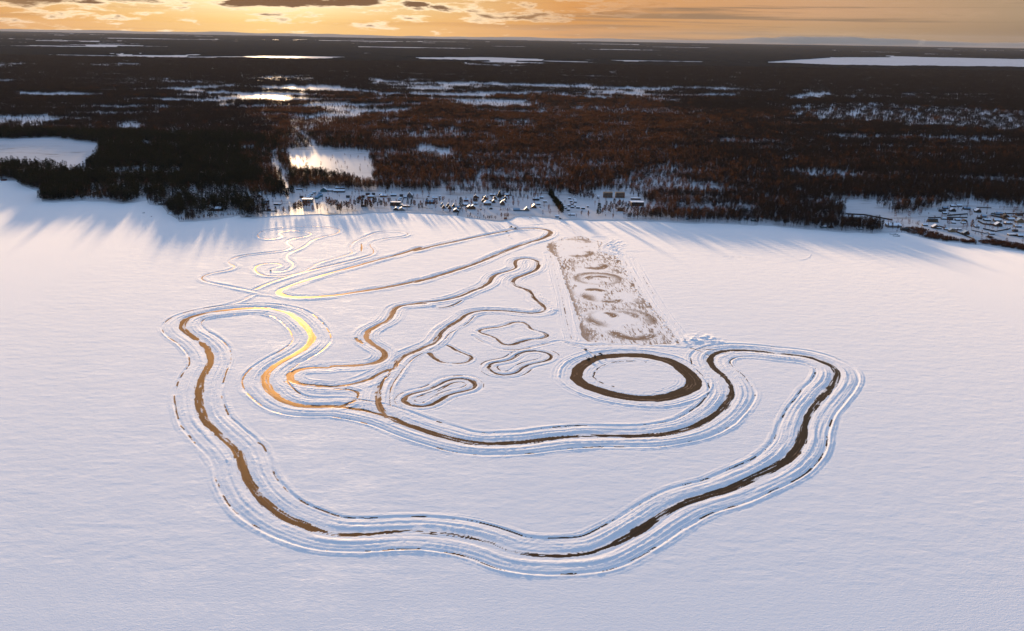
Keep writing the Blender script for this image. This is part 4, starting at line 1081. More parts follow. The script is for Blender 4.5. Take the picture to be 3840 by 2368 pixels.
scatter('willow_thicket', bush_src, 5, np.array(bp), 'dark brown willow thicket along the bank below the right village', 'thicket', .7, 1.2)

# ------------------------------------------------------------------ buildings
WALL = {'dark': (.045, .034, .028), 'brown': (.12, .062, .035), 'log': (.17, .095, .05), 'grey': (.16, .155, .15), 'teal': (.05, .12, .14), 'blue': (.10, .16, .24), 'red': (.15, .045, .03), 'cream': (.34, .28, .20), 'white': (.6, .6, .6), 'tan': (.24, .16, .09)}
WM = {k: plain('wall_' + k, v, .85, .3, .9) for k, v in WALL.items()}
M['blue_roof'] = plain('blue_metal_roof', (.26, .36, .46), .5, .15, .5); M['dark_roof'] = plain('dark_roof', (.05, .045, .045), .7, .3, .7)
M['glass'] = plain('dark_window_glass', (.03, .035, .04), .12, .1, 1.0, .5); M['frame'] = plain('window_frame', (.5, .48, .44), .6)
M['brick'] = plain('chimney_brick', (.22, .1, .07), .9)
ROOFM = {'snow': M['roof_snow'], 'blue': M['blue_roof'], 'dark': M['dark_roof']}


def house(c, x, y, wpx, dep, h, rt, wall, label, roof='snow', rz=0.0, group=None, name='house', cat='house', pitch=.55, win=0, chim=False, rows=1, door=False):
    gx, gy, z, mp = on_land(c, x, y)
    wd = wpx * mp
    root = thing(name, label, cat, (gx, gy + dep / 2, z), R(rz), group)
    hw, hd = wd / 2, dep / 2
    b = MB(); e = .45; tk = .3
    if rt in ('gx', 'gy'):                                      # ridge along x, or along y
        a_, l_ = (hd, hw) if rt == 'gx' else (hw, hd)
        rise = a_ * pitch * (1.25 if rt == 'gy' else 1)
        prof = [(-a_, -1), (a_, -1), (a_, h), (0, h + rise), (-a_, h)]
        b.prism(prof, -l_, l_, 'y' if rt == 'gy' else 'x')
        if rt == 'gx': b.v = [(p[0], p[1], p[2]) for p in b.v]
        wl = b.build('wall', WM[wall], root)
        sl = rise / a_; r_ = MB()
        for sg in (-1, 1):
            o0 = (sg * (a_ + e), h - sl * e + .03); o1 = (0, h + rise + .03)
            pr = [o0, o1, (0, o1[1] + tk), (sg * (a_ + e), o0[1] + tk)]
            r_.prism(pr, -l_ - e, l_ + e, 'y' if rt == 'gy' else 'x')
        rf = r_.build('roof', ROOFM[roof], root); top = h + rise
    elif rt == 'hip':
        b.box((0, 0, h / 2 - .5), (wd, dep, h + 1)); b.build('wall', WM[wall], root)
        r_ = MB(); rise = hd * pitch; k = max(.2, hw - hd * .8)
        A_ = [(-hw - e, -hd - e, h), (hw + e, -hd - e, h), (hw + e, hd + e, h), (-hw - e, hd + e, h)]; T0, T1 = (-k, 0, h + rise), (k, 0, h + rise)
        r_.v = A_ + [T0, T1] + [(p[0], p[1], h - .25) for p in A_]
        r_.f = [[0, 1, 5, 4], [1, 2, 5], [2, 3, 4, 5], [3, 0, 4], [6, 7, 1, 0], [7, 8, 2, 1], [8, 9, 3, 2], [9, 6, 0, 3], [9, 8, 7, 6]]
        rf = r_.build('roof', ROOFM[roof], root); top = h + rise
    else:                                                       # flat or single slope
        sl = .0 if rt == 'flat' else .16
        b.v = [(-hw, -hd, -1), (hw, -hd, -1), (hw, hd, -1), (-hw, hd, -1), (-hw, -hd, h), (hw, -hd, h), (hw, hd, h + sl * dep), (-hw, hd, h + sl * dep)]
        b.f = [[0, 3, 2, 1], [4, 5, 6, 7], [0, 1, 5, 4], [1, 2, 6, 5], [2, 3, 7, 6], [3, 0, 4, 7]]
        b.build('wall', WM[wall], root)
        r_ = MB(); z0 = h + .03
        r_.v = [(-hw - .3, -hd - .3, z0), (hw + .3, -hd - .3, z0), (hw + .3, hd + .3, z0 + sl * dep), (-hw - .3, hd + .3, z0 + sl * dep)]
        r_.v += [(p[0], p[1], p[2] + .4) for p in r_.v]; r_.f = [[0, 3, 2, 1], [4, 5, 6, 7], [0, 1, 5, 4], [1, 2, 6, 5], [2, 3, 7, 6], [3, 0, 4, 7]]
        rf = r_.build('roof', ROOFM[roof], root); top = h + .4
    if chim:
        q = MB(); q.box((hw * .3, hd * .25, top + .1), (.7, .7, 1.8)); q.box((hw * .3, hd * .25, top + 1.05), (.9, .9, .15)); q.build('chimney', M['brick'], rf)
    for r_i in range(rows):
        for i in range(win):
            wx = -hw + wd * (i + .5) / win; wz = h / rows * (r_i + .52); ww = min(1.6, wd / win * .5); wh = min(1.5, h / rows * .45)
            q = MB()
            for bx_ in (((wx, -hd - .05, wz + wh / 2), (ww + .24, .14, .12)), ((wx, -hd - .05, wz - wh / 2), (ww + .24, .14, .12)), ((wx - ww / 2, -hd - .05, wz), (.12, .14, wh - .12)), ((wx + ww / 2, -hd - .05, wz), (.12, .14, wh - .12)), ((wx, -hd - .05, wz), (.07, .12, wh - .12))): q.box(*bx_)
            wn = q.build('window', M['frame'], root)
            g = MB(); g.box((wx, -hd - .02, wz), (ww - .1, .06, wh - .1)); g.build('pane', M['glass'], wn)
    if door:
        q = MB(); q.box((hw * .7, -hd - .04, 1.0), (1.0, .1, 2.0)); q.build('door', WM['brown'], root)
    return root


H = house
# left shore and the wooded cape
H(1, 470, 130, 90, 8, 3, 'gx', 'dark', 'snow-roofed cottage in the far-left shore wood, upper left one'); H(1, 570, 118, 70, 7, 3, 'gy', 'dark', 'small blue-roofed shed right of the upper far-left cottage', 'blue')
H(1, 745, 170, 80, 8, 3, 'gx', 'dark', 'snow-roofed cottage in the far-left wood with a ring-shaped yard beside it'); H(1, 815, 190, 55, 6, 2.6, 'gy', 'teal', 'tiny blue hut right of the far-left cottage pair', 'blue'); H(1, 930, 110, 60, 7, 3, 'gx', 'dark', 'snowy roof glimpsed between black pines on the left shore')
H(1, 1190, 250, 150, 9, 2.8, 'flat', 'dark', 'long low snow-covered roof deep in the left headland wood'); H(1, 60, 185, 85, 6, 2, 'gx', 'red', 'orange-red low shed on the shore at the left picture edge', 'dark')
H(2, 640, 545, 150, 8, 3.4, 'gx', 'dark', 'boathouse with snowy roof at the water of the left bay'); H(2, 1130, 640, 190, 8, 2.4, 'flat', 'dark', 'long low snow-roofed shed behind the jetty of the wooded cape')
H(2, 1820, 690, 125, 9, 4, 'gy', 'dark', 'left wing of the house on the wooded cape with a steep snowy gable'); H(2, 1950, 690, 150, 10, 5, 'gx', 'dark', 'right wing of the house on the wooded cape, higher and wider', chim=True)
H(2, 1340, 825, 42, 3, 2.2, 'gy', 'dark', 'tiny hut on the snow near the tip of the cape', name='hut', cat='hut'); H(2, 1770, 420, 70, 7, 3, 'gx', 'dark', 'pale roof glimpsed behind the pines of the wooded cape'); H(2, 2280, 335, 70, 7, 3, 'gx', 'teal', 'small blue roof deep in the pines above the cape', 'blue')
# around the blue-spired pavilion
H(3, 560, 375, 100, 9, 4, 'gy', 'dark', 'snow-edged gable house deep in the pines left of the pavilion'); H(3, 565, 320, 90, 8, 3, 'gx', 'teal', 'blue roof just behind the snow-edged gable house', 'blue'); H(3, 315, 420, 80, 8, 3, 'gx', 'dark', 'cottage with pale roof at the left edge of the pines by the pavilion')
H(3, 663, 555, 115, 8, 4.2, 'gx', 'dark', 'pale-blue-roofed house behind the blue-spired pavilion, front one', 'blue'); H(3, 733, 490, 85, 8, 3.6, 'gx', 'dark', 'pale-roofed house behind the pavilion, rear one', 'snow')
H(3, 950, 555, 112, 6, 3, 'flat', 'dark', 'low dark flat-roofed shed left of the slatted fence'); H(3, 1030, 555, 55, 4, 2.2, 'flat', 'dark', 'small snow-topped box beside the low dark shed')
H(3, 1665, 505, 230, 10, 8, 'flat', 'grey', 'grey two-storey house with a sunlit flat roof edge and rows of windows', win=6, rows=2)
for i, (x, y, w_) in enumerate(((1875, 412, 78), (1915, 385, 72), (1940, 352, 70), (1985, 362, 60), (1955, 310, 62))):
    H(3, x, y, w_, 6, 3.6, 'gx', 'teal', ['nearest cabin of the blue-roofed cluster, next to the lamp post', 'second blue-roofed cabin of the cluster, just behind the nearest', 'middle blue-roofed cabin of the cluster, left side', 'blue-roofed cabin on the right flank of the cluster', 'farthest blue-roofed cabin of the cluster'][i], 'blue', group='blue-roofed cabins', name='cabin', cat='cabin')
for i, (x, y, w_) in enumerate(((1690, 402, 70), (1715, 362, 72), (1755, 322, 70), (1820, 285, 70))):
    H(3, x, y, w_, 6, 2.6, 'gx', 'dark', ['nearest dark cabin of the slanting row behind the two-storey house', 'second dark cabin of the slanting row', 'third dark cabin of the slanting row', 'farthest dark cabin of the slanting row'][i], group='dark cabins in a slanting row', name='cabin', cat='cabin')
H(3, 2045, 248, 150, 9, 4.5, 'gy', 'teal', 'teal gabled hall with white eaves at the back road'); H(3, 2215, 240, 140, 8, 3, 'gx', 'grey', 'pale-roofed link building right of the teal hall'); H(3, 2370, 262, 190, 9, 3.6, 'gx', 'dark', 'long snow-roofed barn at the back road, left half'); H(4, 100, 262, 190, 9, 3.6, 'gx', 'dark', 'long snow-roofed barn at the back road, right half'); H(4, 90, 180, 200, 7, 2.6, 'gx', 'dark', 'long low roof behind the snow-roofed barn'); H(3, 1530, 390, 70, 6, 2.5, 'gx', 'red', 'low rusty shed left of the slanting dark cabins', 'dark'); H(3, 1480, 205, 130, 6, 2.2, 'flat', 'dark', 'long dark shed on the back road above the two-storey house')
# cottages of the middle shore
for a in ((270, 385, 75, 6, 3, 'gx', 'dark', 'dark shed left of the garden cottages', 'dark'), (545, 412, 65, 6, 2.8, 'gx', 'brown', 'brown shed in the birch garden, front one', 'dark'), (618, 382, 68, 6, 2.8, 'gx', 'brown', 'brown shed in the birch garden, rear one', 'dark'), (725, 330, 85, 7, 3, 'gx', 'red', 'red-brown barn behind the first garden cottage', 'dark'),
          (795, 388, 140, 9, 3.6, 'hip', 'log', 'garden cottage with pale blue snowy roof, left one of two', 'snow'), (1080, 368, 145, 9, 3.6, 'hip', 'log', 'garden cottage with pale blue snowy roof, right one of two', 'snow'), (860, 325, 60, 6, 3, 'gx', 'dark', 'dark shed between the two garden cottages, at the back', 'dark'), (1030, 322, 75, 6, 2.8, 'gx', 'dark', 'snow-topped shed behind the right garden cottage', 'snow'),
          (1320, 348, 130, 7, 3, 'gx', 'dark', 'dark long house above the row of fruit trees', 'snow'), (1500, 358, 72, 6, 3, 'gx', 'dark', 'dark shed left of the steep gabled house', 'dark'), (1450, 450, 55, 5, 2.4, 'gx', 'dark', 'small snowy shed behind the flat-roofed house, lower one', 'snow'), (1472, 415, 55, 5, 2.4, 'gx', 'dark', 'small snowy shed behind the flat-roofed house, upper one', 'snow'),
          (1590, 388, 62, 6, 2.6, 'gx', 'blue', 'bluish lean-to beside the steep gabled house', 'snow'), (1360, 572, 232, 10, 7.5, 'flat', 'dark', 'tall dark house with a sunlit flat snow roof near the shore', 'snow'), (1500, 578, 68, 9, 3, 'flat', 'cream', 'narrow snow-roofed wing in front of the fenced yard', 'snow'), (1612, 603, 172, 8, 3, 'flat', 'dark', 'wide flat snow roof across the end of the fenced yard', 'snow'),
          (1380, 676, 118, 8, 2.8, 'gy', 'dark', 'boathouse with snowy gable on the shore, left one of two', 'snow'), (1502, 682, 135, 8, 2.8, 'gy', 'grey', 'boathouse with snowy gable on the shore, right one of two', 'snow'), (2160, 522, 218, 11, 4, 'gx', 'dark', 'long house with a blue-grey metal roof', 'blue'), (635, 592, 122, 6, 3, 'flat', 'dark', 'dark shed hidden in the shore birches', 'dark'), (2432, 582, 60, 6, 2.6, 'gx', 'dark', 'dark hut right of the long blue roof', 'snow')):
    H(4, *a[:8], roof=a[8])
H(4, 1690, 375, 115, 10, 5, 'gy', 'grey', 'steep gabled house with one sunlit roof slope at the top of the fenced yard', pitch=1.0, chim=True)
for i, (x, y) in enumerate(((2120, 362), (2238, 385), (2240, 415), (2308, 410), (2390, 372), (2392, 420))):
    H(4, x, y, 45, 5, 2.4, 'gx', 'brown', 'tiny cabin in the birch camp behind the long blue roof', group='tiny cabins of the birch camp', name='cabin', cat='cabin')
# holiday village
for i, (x, y, w_) in enumerate(((115, 580, 95), (250, 598, 105), (378, 602, 88), (150, 634, 92), (285, 642, 92))):
    H(5, x, y, w_, 7, 1.8, 'gy', 'dark', ['A-frame hut at the left end of the back row', 'A-frame hut in the middle of the back row', 'A-frame hut at the right end of the back row', 'A-frame hut of the front row, left one', 'A-frame hut of the front row, right one'][i], group='A-frame huts', name='hut', cat='hut', pitch=1.1)
for a, kw in (((455, 640, 100, 8, 3.2, 'gx', 'dark', 'blue-roofed house between the A-frame huts and the shore'), dict(roof='blue')), ((428, 716, 135, 9, 3, 'gy', 'dark', 'boathouse with rounded snowy roof on the shore below the A-frames'), {}),
              ((638, 575, 100, 8, 3.4, 'mono', 'grey', 'house with a single grey snowy roof slope behind the double-gabled house'), {}), ((660, 470, 105, 8, 4, 'gx', 'red', 'red-brown house with a glowing sunlit roof behind the tall pine'), dict(chim=True)),
              ((735, 645, 110, 9, 4, 'gy', 'brown', 'left half of the double-gabled brown house near the shore'), {}), ((815, 650, 115, 10, 5, 'gy', 'brown', 'right half of the double-gabled brown house near the shore'), {}),
              ((880, 542, 75, 6, 2.6, 'gx', 'log', 'small orange log hut right of the double-gabled house'), {}), ((870, 460, 92, 7, 2.8, 'gx', 'brown', 'brown shed behind the orange log hut'), dict(roof='dark')), ((885, 392, 112, 8, 3, 'gy', 'brown', 'wide low hut at the back road, left of the tower'), {}),
              ((1100, 432, 90, 8, 4, 'gy', 'log', 'timber chalet with sunlit eaves, rear of the left pair'), dict(pitch=.8)), ((1060, 488, 85, 7, 3.4, 'gy', 'log', 'timber chalet with sunlit eaves, front of the left pair'), dict(pitch=.8)),
              ((1150, 560, 168, 12, 5.2, 'hip', 'brown', 'large brown lodge with a snowy hip roof and a row of windows'), dict(win=3, pitch=.8)), ((1205, 465, 72, 6, 3, 'hip', 'log', 'small hip-roofed hut behind the large lodge'), {}),
              ((1325, 432, 82, 8, 4, 'gy', 'log', 'timber chalet with sunlit eaves, rear of the middle pair'), dict(pitch=.8)), ((1295, 505, 82, 8, 3.6, 'gy', 'dark', 'timber chalet with snowy eaves, front of the middle pair'), dict(pitch=.8)),
              ((1498, 560, 108, 10, 5.2, 'gy', 'brown', 'front chalet of the right trio with windows toward the lake'), dict(pitch=.8, win=3)), ((1550, 492, 72, 7, 3.6, 'gy', 'dark', 'middle chalet of the right trio'), dict(pitch=.8)), ((1560, 436, 88, 8, 4.2, 'gy', 'dark', 'rear chalet of the right trio'), dict(pitch=.8)),
              ((1430, 462, 62, 6, 2.4, 'gx', 'dark', 'low shed between the middle pair and the right trio'), {}), ((1430, 382, 105, 9, 4, 'gy', 'dark', 'tall pointed house whose peak catches the sun at the back road'), dict(pitch=1.6, roof='dark')),
              ((1270, 348, 130, 8, 3, 'mono', 'dark', 'long grey-roofed shed left of the pointed house'), {}), ((1560, 345, 140, 8, 3, 'mono', 'dark', 'long ribbed grey-roofed shed right of the pointed house'), {}), ((1675, 332, 75, 6, 2.4, 'flat', 'dark', 'low dark gatehouse by the lane at the back road'), {}),
              ((2055, 690, 122, 9, 3, 'gy', 'grey', 'right end hall of the glass pavilion with a snowy gable'), dict(pitch=.7)), ((2225, 625, 105, 16, 3, 'gy', 'brown', 'deep house with a blue-grey roof right of the glass pavilion'), dict(roof='blue', pitch=.7)),
              ((2320, 548, 92, 7, 2.8, 'gx', 'dark', 'dark shed right of the deep blue-roofed house'), {}), ((2270, 445, 150, 8, 4, 'gx', 'dark', 'large dark house with sunlit roof ridge near the tree wedge'), {}), ((2395, 402, 85, 7, 3, 'gx', 'dark', 'low house with a glowing sunlit roof at the back of the tree wedge'), {}),
              ((1565, 878, 65, 5, 2.6, 'flat', 'red', 'rust-red kiosk under the warm-lit trees on the shore'), dict(name='kiosk', cat='kiosk', roof='dark')), ((1945, 690, 110, 6, 2.4, 'flat', 'grey', 'low link between the two halves of the glass pavilion'), {})):
    H(5, *a, **kw)
H(5, 1822, 690, 150, 8, 3.2, 'gx', 'blue', 'glass pavilion with a pale curved roof beside the swing set', 'blue', win=6, name='pavilion', cat='pavilion')
# cabin field and brown blocks
for i, (x, y, w_, lab) in enumerate(((145, 492, 88, 'sunlit cabin at the head of the tree wedge'), (510, 500, 50, 'cabin half hidden by the tree wedge, uppermost'), (545, 562, 58, 'second cabin beside the tree wedge'), (588, 602, 62, 'third cabin beside the tree wedge'), (632, 640, 68, 'fourth cabin beside the tree wedge'), (682, 682, 68, 'cabin nearest the lake beside the tree wedge'),
                                     (712, 418, 60, 'cabin alone at the top of the cabin field'), (825, 405, 55, 'rear cabin of the stack of four under the grove'), (828, 440, 55, 'second cabin of the stack of four under the grove'), (840, 470, 55, 'third cabin of the stack of four under the grove'), (846, 498, 58, 'front cabin of the stack of four under the grove'),
                                     (746, 486, 62, 'cabin left of the stack of four'), (766, 545, 65, 'middle cabin of the cabin field'), (706, 582, 78, 'wide dark cabin at the left of the front row'), (820, 590, 66, 'cabin in the second row behind the front cabins'), (776, 620, 82, 'front-row cabin, second from the left'), (904, 630, 82, 'front-row cabin, third from the left'), (1022, 645, 84, 'front-row cabin at the right end'), (1132, 605, 42, 'little brown hut right of the cabin field'),
                                     (1372, 372, 55, 'rear cabin by the lane to the brown blocks'), (1368, 402, 55, 'front cabin by the lane to the brown blocks'))):
    H(6, x, y, w_, 5, 2.6, 'mono', 'dark' if i != 0 else 'tan', lab, group='small cabins of the cabin field', name='cabin', cat='cabin')
H(6, 1592, 385, 205, 12, 11, 'flat', 'brown', 'dark brown block, left one of two', 'dark', name='block', cat='building', win=6, rows=3); H(6, 1872, 388, 208, 12, 11, 'flat', 'brown', 'dark brown block, right one of two', 'dark', name='block', cat='building', win=6, rows=3)
H(6, 2275, 575, 290, 16, 8, 'flat', 'dark', 'large dark building with a stepped snowy roof right of the brown blocks'); H(6, 2235, 432, 215, 10, 3.5, 'flat', 'brown', 'low rear hall behind the large dark building'); H(6, 1880, 695, 122, 8, 6, 'flat', 'brown', 'brown house standing among the trunks of the open grove', 'dark'); H(6, 760, 790, 150, 6, 1.8, 'mono', 'brown', 'low brown shelter on the shore below the cabins'); H(6, 492, 872, 52, 4, 3, 'flat', 'grey', 'grey-blue kiosk at the lakeward end of the tree wedge', name='kiosk', cat='kiosk'); H(6, 425, 835, 95, 6, 2.4, 'mono', 'blue', 'pale blue snow-covered shed left of the grey-blue kiosk')
# right middle shore
for c, a, kw in ((7, (1960, 610, 80, 8, 3.2, 'gx', 'teal', 'teal boathouse on the shaded shore, left one'), dict(roof='blue')), (7, (2095, 640, 85, 8, 3, 'gx', 'teal', 'teal boathouse on the shaded shore, right one'), {}), (7, (2360, 305, 75, 8, 3, 'gx', 'dark', 'pale roof in the dark wood above the teal boathouses, right one'), {}), (7, (2235, 350, 80, 8, 3, 'gx', 'dark', 'pale roof in the dark wood above the teal boathouses, left one'), {}), (7, (1590, 165, 160, 9, 3, 'gx', 'dark', 'long bluish roof deep in the right-hand forest'), dict(roof='blue')),
                 (7, (780, 285, 90, 8, 3.5, 'gx', 'dark', 'bluish roof in the wood behind the shore trunks'), dict(roof='blue')), (7, (865, 612, 42, 4, 2, 'gx', 'teal', 'tiny bright blue hut on the beach under bare trunks'), dict(name='hut', cat='hut', roof='blue')),
                 (8, (190, 208, 95, 8, 3, 'gx', 'dark', 'wide snowy roof in the dark wood left of the round clearing'), {}), (8, (255, 215, 80, 8, 3.4, 'gx', 'log', 'log house next to the wide snowy roof in the dark wood'), {}), (8, (615, 225, 60, 7, 3, 'gx', 'dark', 'lone snowy roof in a slot of the dark wood'), {}), (8, (995, 362, 75, 7, 2.6, 'gx', 'dark', 'snowy shed at the lower left edge of the round clearing'), {}),
                 (8, (1080, 535, 170, 12, 6, 'gx', 'dark', 'big dark hall under trees on the right shore, above the gabled boathouse'), dict(roof='dark')), (8, (985, 640, 105, 7, 2.6, 'gx', 'teal', 'boathouse with blue corner at the water, beside the dark gable'), {}), (8, (1115, 642, 82, 8, 3, 'gy', 'dark', 'dark gabled boathouse with snow-edged roof'), dict(pitch=.9)),
                 (8, (1550, 535, 190, 12, 5, 'gx', 'dark', 'long dark hall below the round clearing'), dict(roof='dark')), (8, (1560, 600, 175, 8, 2.6, 'gx', 'dark', 'low dark sheds in front of the long dark hall'), dict(roof='dark')), (8, (1622, 668, 95, 6, 2, 'gx', 'teal', 'low blue hut alone on the snow beach'), {}), (8, (1892, 640, 125, 10, 4.5, 'gx', 'teal', 'blue-roofed boathouse with a balcony'), dict(roof='blue')), (8, (2240, 635, 250, 14, 4, 'mono', 'grey', 'big grey hall with a sloping snowy roof next to the thicket'), {}), (8, (2420, 690, 110, 8, 3, 'gx', 'dark', 'dark hut right of the big grey hall'), dict(roof='dark'))):
    H(c, *a, **kw)
# right-hand village: gardens and cottages behind board fences
for a in ((785, 458, 165, 8, 3.4, 'gx', 'tan', 'long tan-walled barn behind the long roadside fence', 'dark'), (1345, 492, 75, 5, 2.4, 'gx', 'grey', 'grey garden shed at the right end of the long yard', 'snow'), (1395, 695, 110, 8, 3.6, 'gy', 'dark', 'lone dark cottage with pale roof nearest the lake', 'blue'), (835, 580, 120, 8, 3.4, 'gy', 'brown', 'brown cottage with snowy gable above the thicket', 'snow'), (1130, 645, 95, 8, 3.6, 'gy', 'tan', 'tan cottage with pale blue gable roof above the thicket', 'blue'), (1590, 562, 85, 6, 2.6, 'gx', 'dark', 'small shed right of the crooked tree', 'snow'),
          (1990, 545, 125, 9, 4, 'gy', 'dark', 'dark house with a steep pale roof in the square fenced yard', 'snow'), (2385, 475, 140, 9, 4, 'gy', 'tan', 'tan house with steep pale roof at the right picture edge', 'blue'), (2175, 505, 130, 8, 3.4, 'hip', 'brown', 'hip-roofed house left of the tan right-edge house', 'snow'), (1975, 452, 125, 8, 3, 'gx', 'dark', 'long snowy roof above the square fenced yard', 'snow'), (1785, 442, 115, 7, 2.8, 'gx', 'dark', 'snowy shed roof above the dark garden plot', 'snow'), (1990, 335, 130, 8, 3.4, 'gx', 'teal', 'teal-roofed house behind the dark corner fence', 'blue'),
          (2120, 385, 115, 8, 3, 'gy', 'dark', 'dark house below the teal-roofed house', 'dark'), (2220, 432, 130, 8, 3, 'gx', 'dark', 'long snowy roof left of the tan right-edge house', 'snow'), (1615, 288, 100, 9, 4, 'gy', 'dark', 'dark house with bright white gable at the upper fields', 'snow'), (1410, 235, 115, 8, 3.4, 'gx', 'dark', 'house with a pale blue roof in the upper row', 'blue'), (1150, 270, 105, 8, 3.6, 'gy', 'dark', 'dark gabled house at the forest edge of the village', 'snow'), (1160, 185, 90, 7, 3, 'gx', 'dark', 'snowy roof in the topmost row, left of two', 'snow'), (1270, 178, 90, 7, 3, 'gx', 'dark', 'snowy roof in the topmost row, right of two', 'snow'),
          (1015, 222, 95, 7, 3, 'gx', 'dark', 'roof at the upper left corner of the village', 'blue'), (1000, 312, 70, 6, 2.6, 'gx', 'dark', 'snowy shed at the left end of the upper fence', 'snow'), (960, 275, 110, 7, 3, 'gx', 'dark', 'dark house under the forest edge, left end of the village', 'dark'), (1720, 378, 85, 7, 3, 'gx', 'dark', 'pale blue roof by the crossroads', 'blue'), (1240, 435, 85, 6, 2.6, 'gx', 'dark', 'snowy shed in the long yard, right part', 'snow'), (1100, 422, 95, 6, 2.6, 'gx', 'dark', 'dark shed in the long yard, middle part', 'dark'), (985, 415, 90, 6, 2.6, 'gx', 'dark', 'snowy shed in the long yard, left part', 'snow'), (1370, 470, 80, 7, 3, 'gy', 'dark', 'dark gabled shed closing the long yard', 'dark'),
          (1165, 490, 75, 5, 2.4, 'mono', 'grey', 'greenhouse-like low shed on the garden plots', 'snow'), (2395, 735, 95, 8, 3, 'gx', 'dark', 'dark cottage at the lower right edge', 'snow'), (2240, 712, 130, 7, 2.6, 'flat', 'dark', 'long low snowy roof at the lower right', 'snow'), (2350, 560, 120, 7, 2.8, 'gx', 'dark', 'long snowy roof right of the square yard', 'snow'), (640, 535, 90, 6, 2.6, 'gx', 'dark', 'snowy roof at the left end of the village, over the thicket', 'snow'), (900, 592, 75, 6, 2.4, 'flat', 'dark', 'flat snowy roof right of the brown cottage', 'snow'), (1250, 612, 110, 7, 2.2, 'flat', 'dark', 'wide flat snowy roof right of the tan cottage', 'snow'), (1030, 610, 70, 6, 2.4, 'gx', 'dark', 'little snowy shed between the brown and tan cottages', 'snow'), (1645, 410, 75, 6, 2.6, 'gx', 'dark', 'dark shed at the crossroads', 'dark'), (2380, 345, 110, 8, 3, 'gx', 'dark', 'dark house at the upper right edge', 'dark'), (2290, 405, 70, 6, 2.8, 'gy', 'dark', 'small dark gable between the long snowy roofs', 'dark'), (2300, 640, 80, 6, 2.4, 'gx', 'dark', 'low shed at the end of the white garden plot', 'dark'), (1870, 690, 90, 5, 2, 'mono', 'dark', 'tumbledown shed at the lower fence corner', 'snow')):
    H(9, *a[:8], roof=a[8])

# ------------------------------------------------------------------ the pavilion with the blue spire
M['spire'] = plain('blue_spire', (.03, .09, .20), .4)
gx, gy, z, mp = on_land(3, 768, 690)
t_ = thing('pavilion', 'square timber pavilion with a slender blue spire on a dark deck', 'pavilion', (gx, gy, z))
b = MB(); b.box((0, 5, .5), (90 * mp, 7, 3)); b.box((0, 5, 3.3), (74 * mp, 6, 2.8)); b.build('wall', WM['dark'], t_)
b = MB(); b.box((0, 5, 5.3), (84 * mp, 7, 1.2), 0, (.45, .45)); b.build('roof', M['roof_snow'], t_)
b = MB(); b.box((0, 5, 6.6), (3.0, 3.0, 1.4)); b.tube([(0, 5, 7.3), (0, 5, 9.0), (0, 5, 12.5)], [1.5, .75, .06], 8); b.build('spire', M['spire'], t_)
t_ = thing('deck', 'long dark timber deck carrying the blue-spired pavilion', 'deck', (gx, gy - 1.0, z))
b = MB(); b.box((0, 0, .45), (430 * mp, 5, .5))
for i in range(14): b.box((-205 * mp + i * 31.5 * mp, -1.5, .1), (.4, .4, .6))
b.build('platform', WM['dark'], t_)
b = MB()
for i in range(22): b.box((-208 * mp + i * 19.8 * mp, -2.4, 1.15), (.12, .12, .9))
b.box((0, -2.4, 1.65), (428 * mp, .14, .12)); b.build('railing', WM['brown'], t_)

# boats, jetties, pontoons
def boat(c, x, y, wpx, label, cabin, rz=0.0, snow=True, name='boat', cat='boat'):
    gx, gy, z, mp = on_land(c, x, y); L = wpx * mp; B = L * .26
    root = thing(name, label, cat, (gx, gy, z), R(rz))
    b = MB(); n = 9
    for i in range(n + 1):
        u = i / n; x_ = -L / 2 + L * u; wv = B / 2 * (1 - max(0, (u - .6) / .4) ** 2 * .95) * (.9 if u < .05 else 1); zt = .7 + .6 * u * u
        b.v += [(x_, -wv * .6, -.1), (x_, wv * .6, -.1), (x_, wv, zt), (x_, -wv, zt)]
    for i in range(n):
        for j in range(4): b.f.append([i * 4 + j, i * 4 + (j + 1) % 4, (i + 1) * 4 + (j + 1) % 4, (i + 1) * 4 + j])
    b.f += [[0, 1, 2, 3], [n * 4 + 3, n * 4 + 2, n * 4 + 1, n * 4]]
    b.build('hull', WM['dark'], root)
    if cabin:
        b = MB(); b.box((-L * .2, 0, 1.9), (L * .28, B * .7, 2.2)); b.box((-L * .18, 0, 3.6), (L * .16, B * .55, 1.4)); b.build('cabin', WM['grey'], root)
        b = MB(); b.tube([(L * .02, 0, .8), (L * .02, 0, 6)], .12); b.tube([(-L * .18, 0, 4.2), (-L * .18, 0, 7)], .1); b.tube([(L * .02, -.8, 4.6), (L * .02, .8, 4.6)], .07); b.build('mast', M['bark'], root)
    elif snow:
        b = MB(); b.box((-L * .05, 0, .85), (L * .7, B * .8, .35), 0, (.9, .7)); b.build('snow_cover', M['roof_snow'], root)
    return root


boat(3, 315, 822, 140, 'black tugboat with a grey wheelhouse frozen in by the shore', True, 8)
boat(8, 2210, 752, 115, 'long dark boat lying on the ice at the right shore, farther one', False, -6); boat(8, 2272, 785, 120, 'long dark boat lying on the ice at the right shore, nearer one', False, -8); boat(8, 2290, 760, 45, 'short small boat beside the two long dark boats', False, 40)
boat(2, 235, 735, 55, 'small dark boat alone on the ice of the left bay', False, 10); boat(2, 415, 815, 32, 'tiny reddish boat in front of the snow mound of the left bay', False, 20)
gx, gy, z, mp = on_land(2, 830, 745)
t_ = thing('jetty', 'snow-covered floating jetty at the left side of the wooded cape', 'jetty', (gx, gy, 0), R(-24))
b = MB(); b.box((0, 3, .5), (110 * mp, 9, 1.0)); b.build('float', WM['dark'], t_)
b = MB(); b.box((0, 3, 1.1), (106 * mp, 8.4, .25)); b.box((-25 * mp, 5, 1.6), (30 * mp, 3, .9)); b.box((28 * mp, 2, 1.5), (34 * mp, 2.6, .8)); b.build('snow_cover', M['roof_snow'], t_)
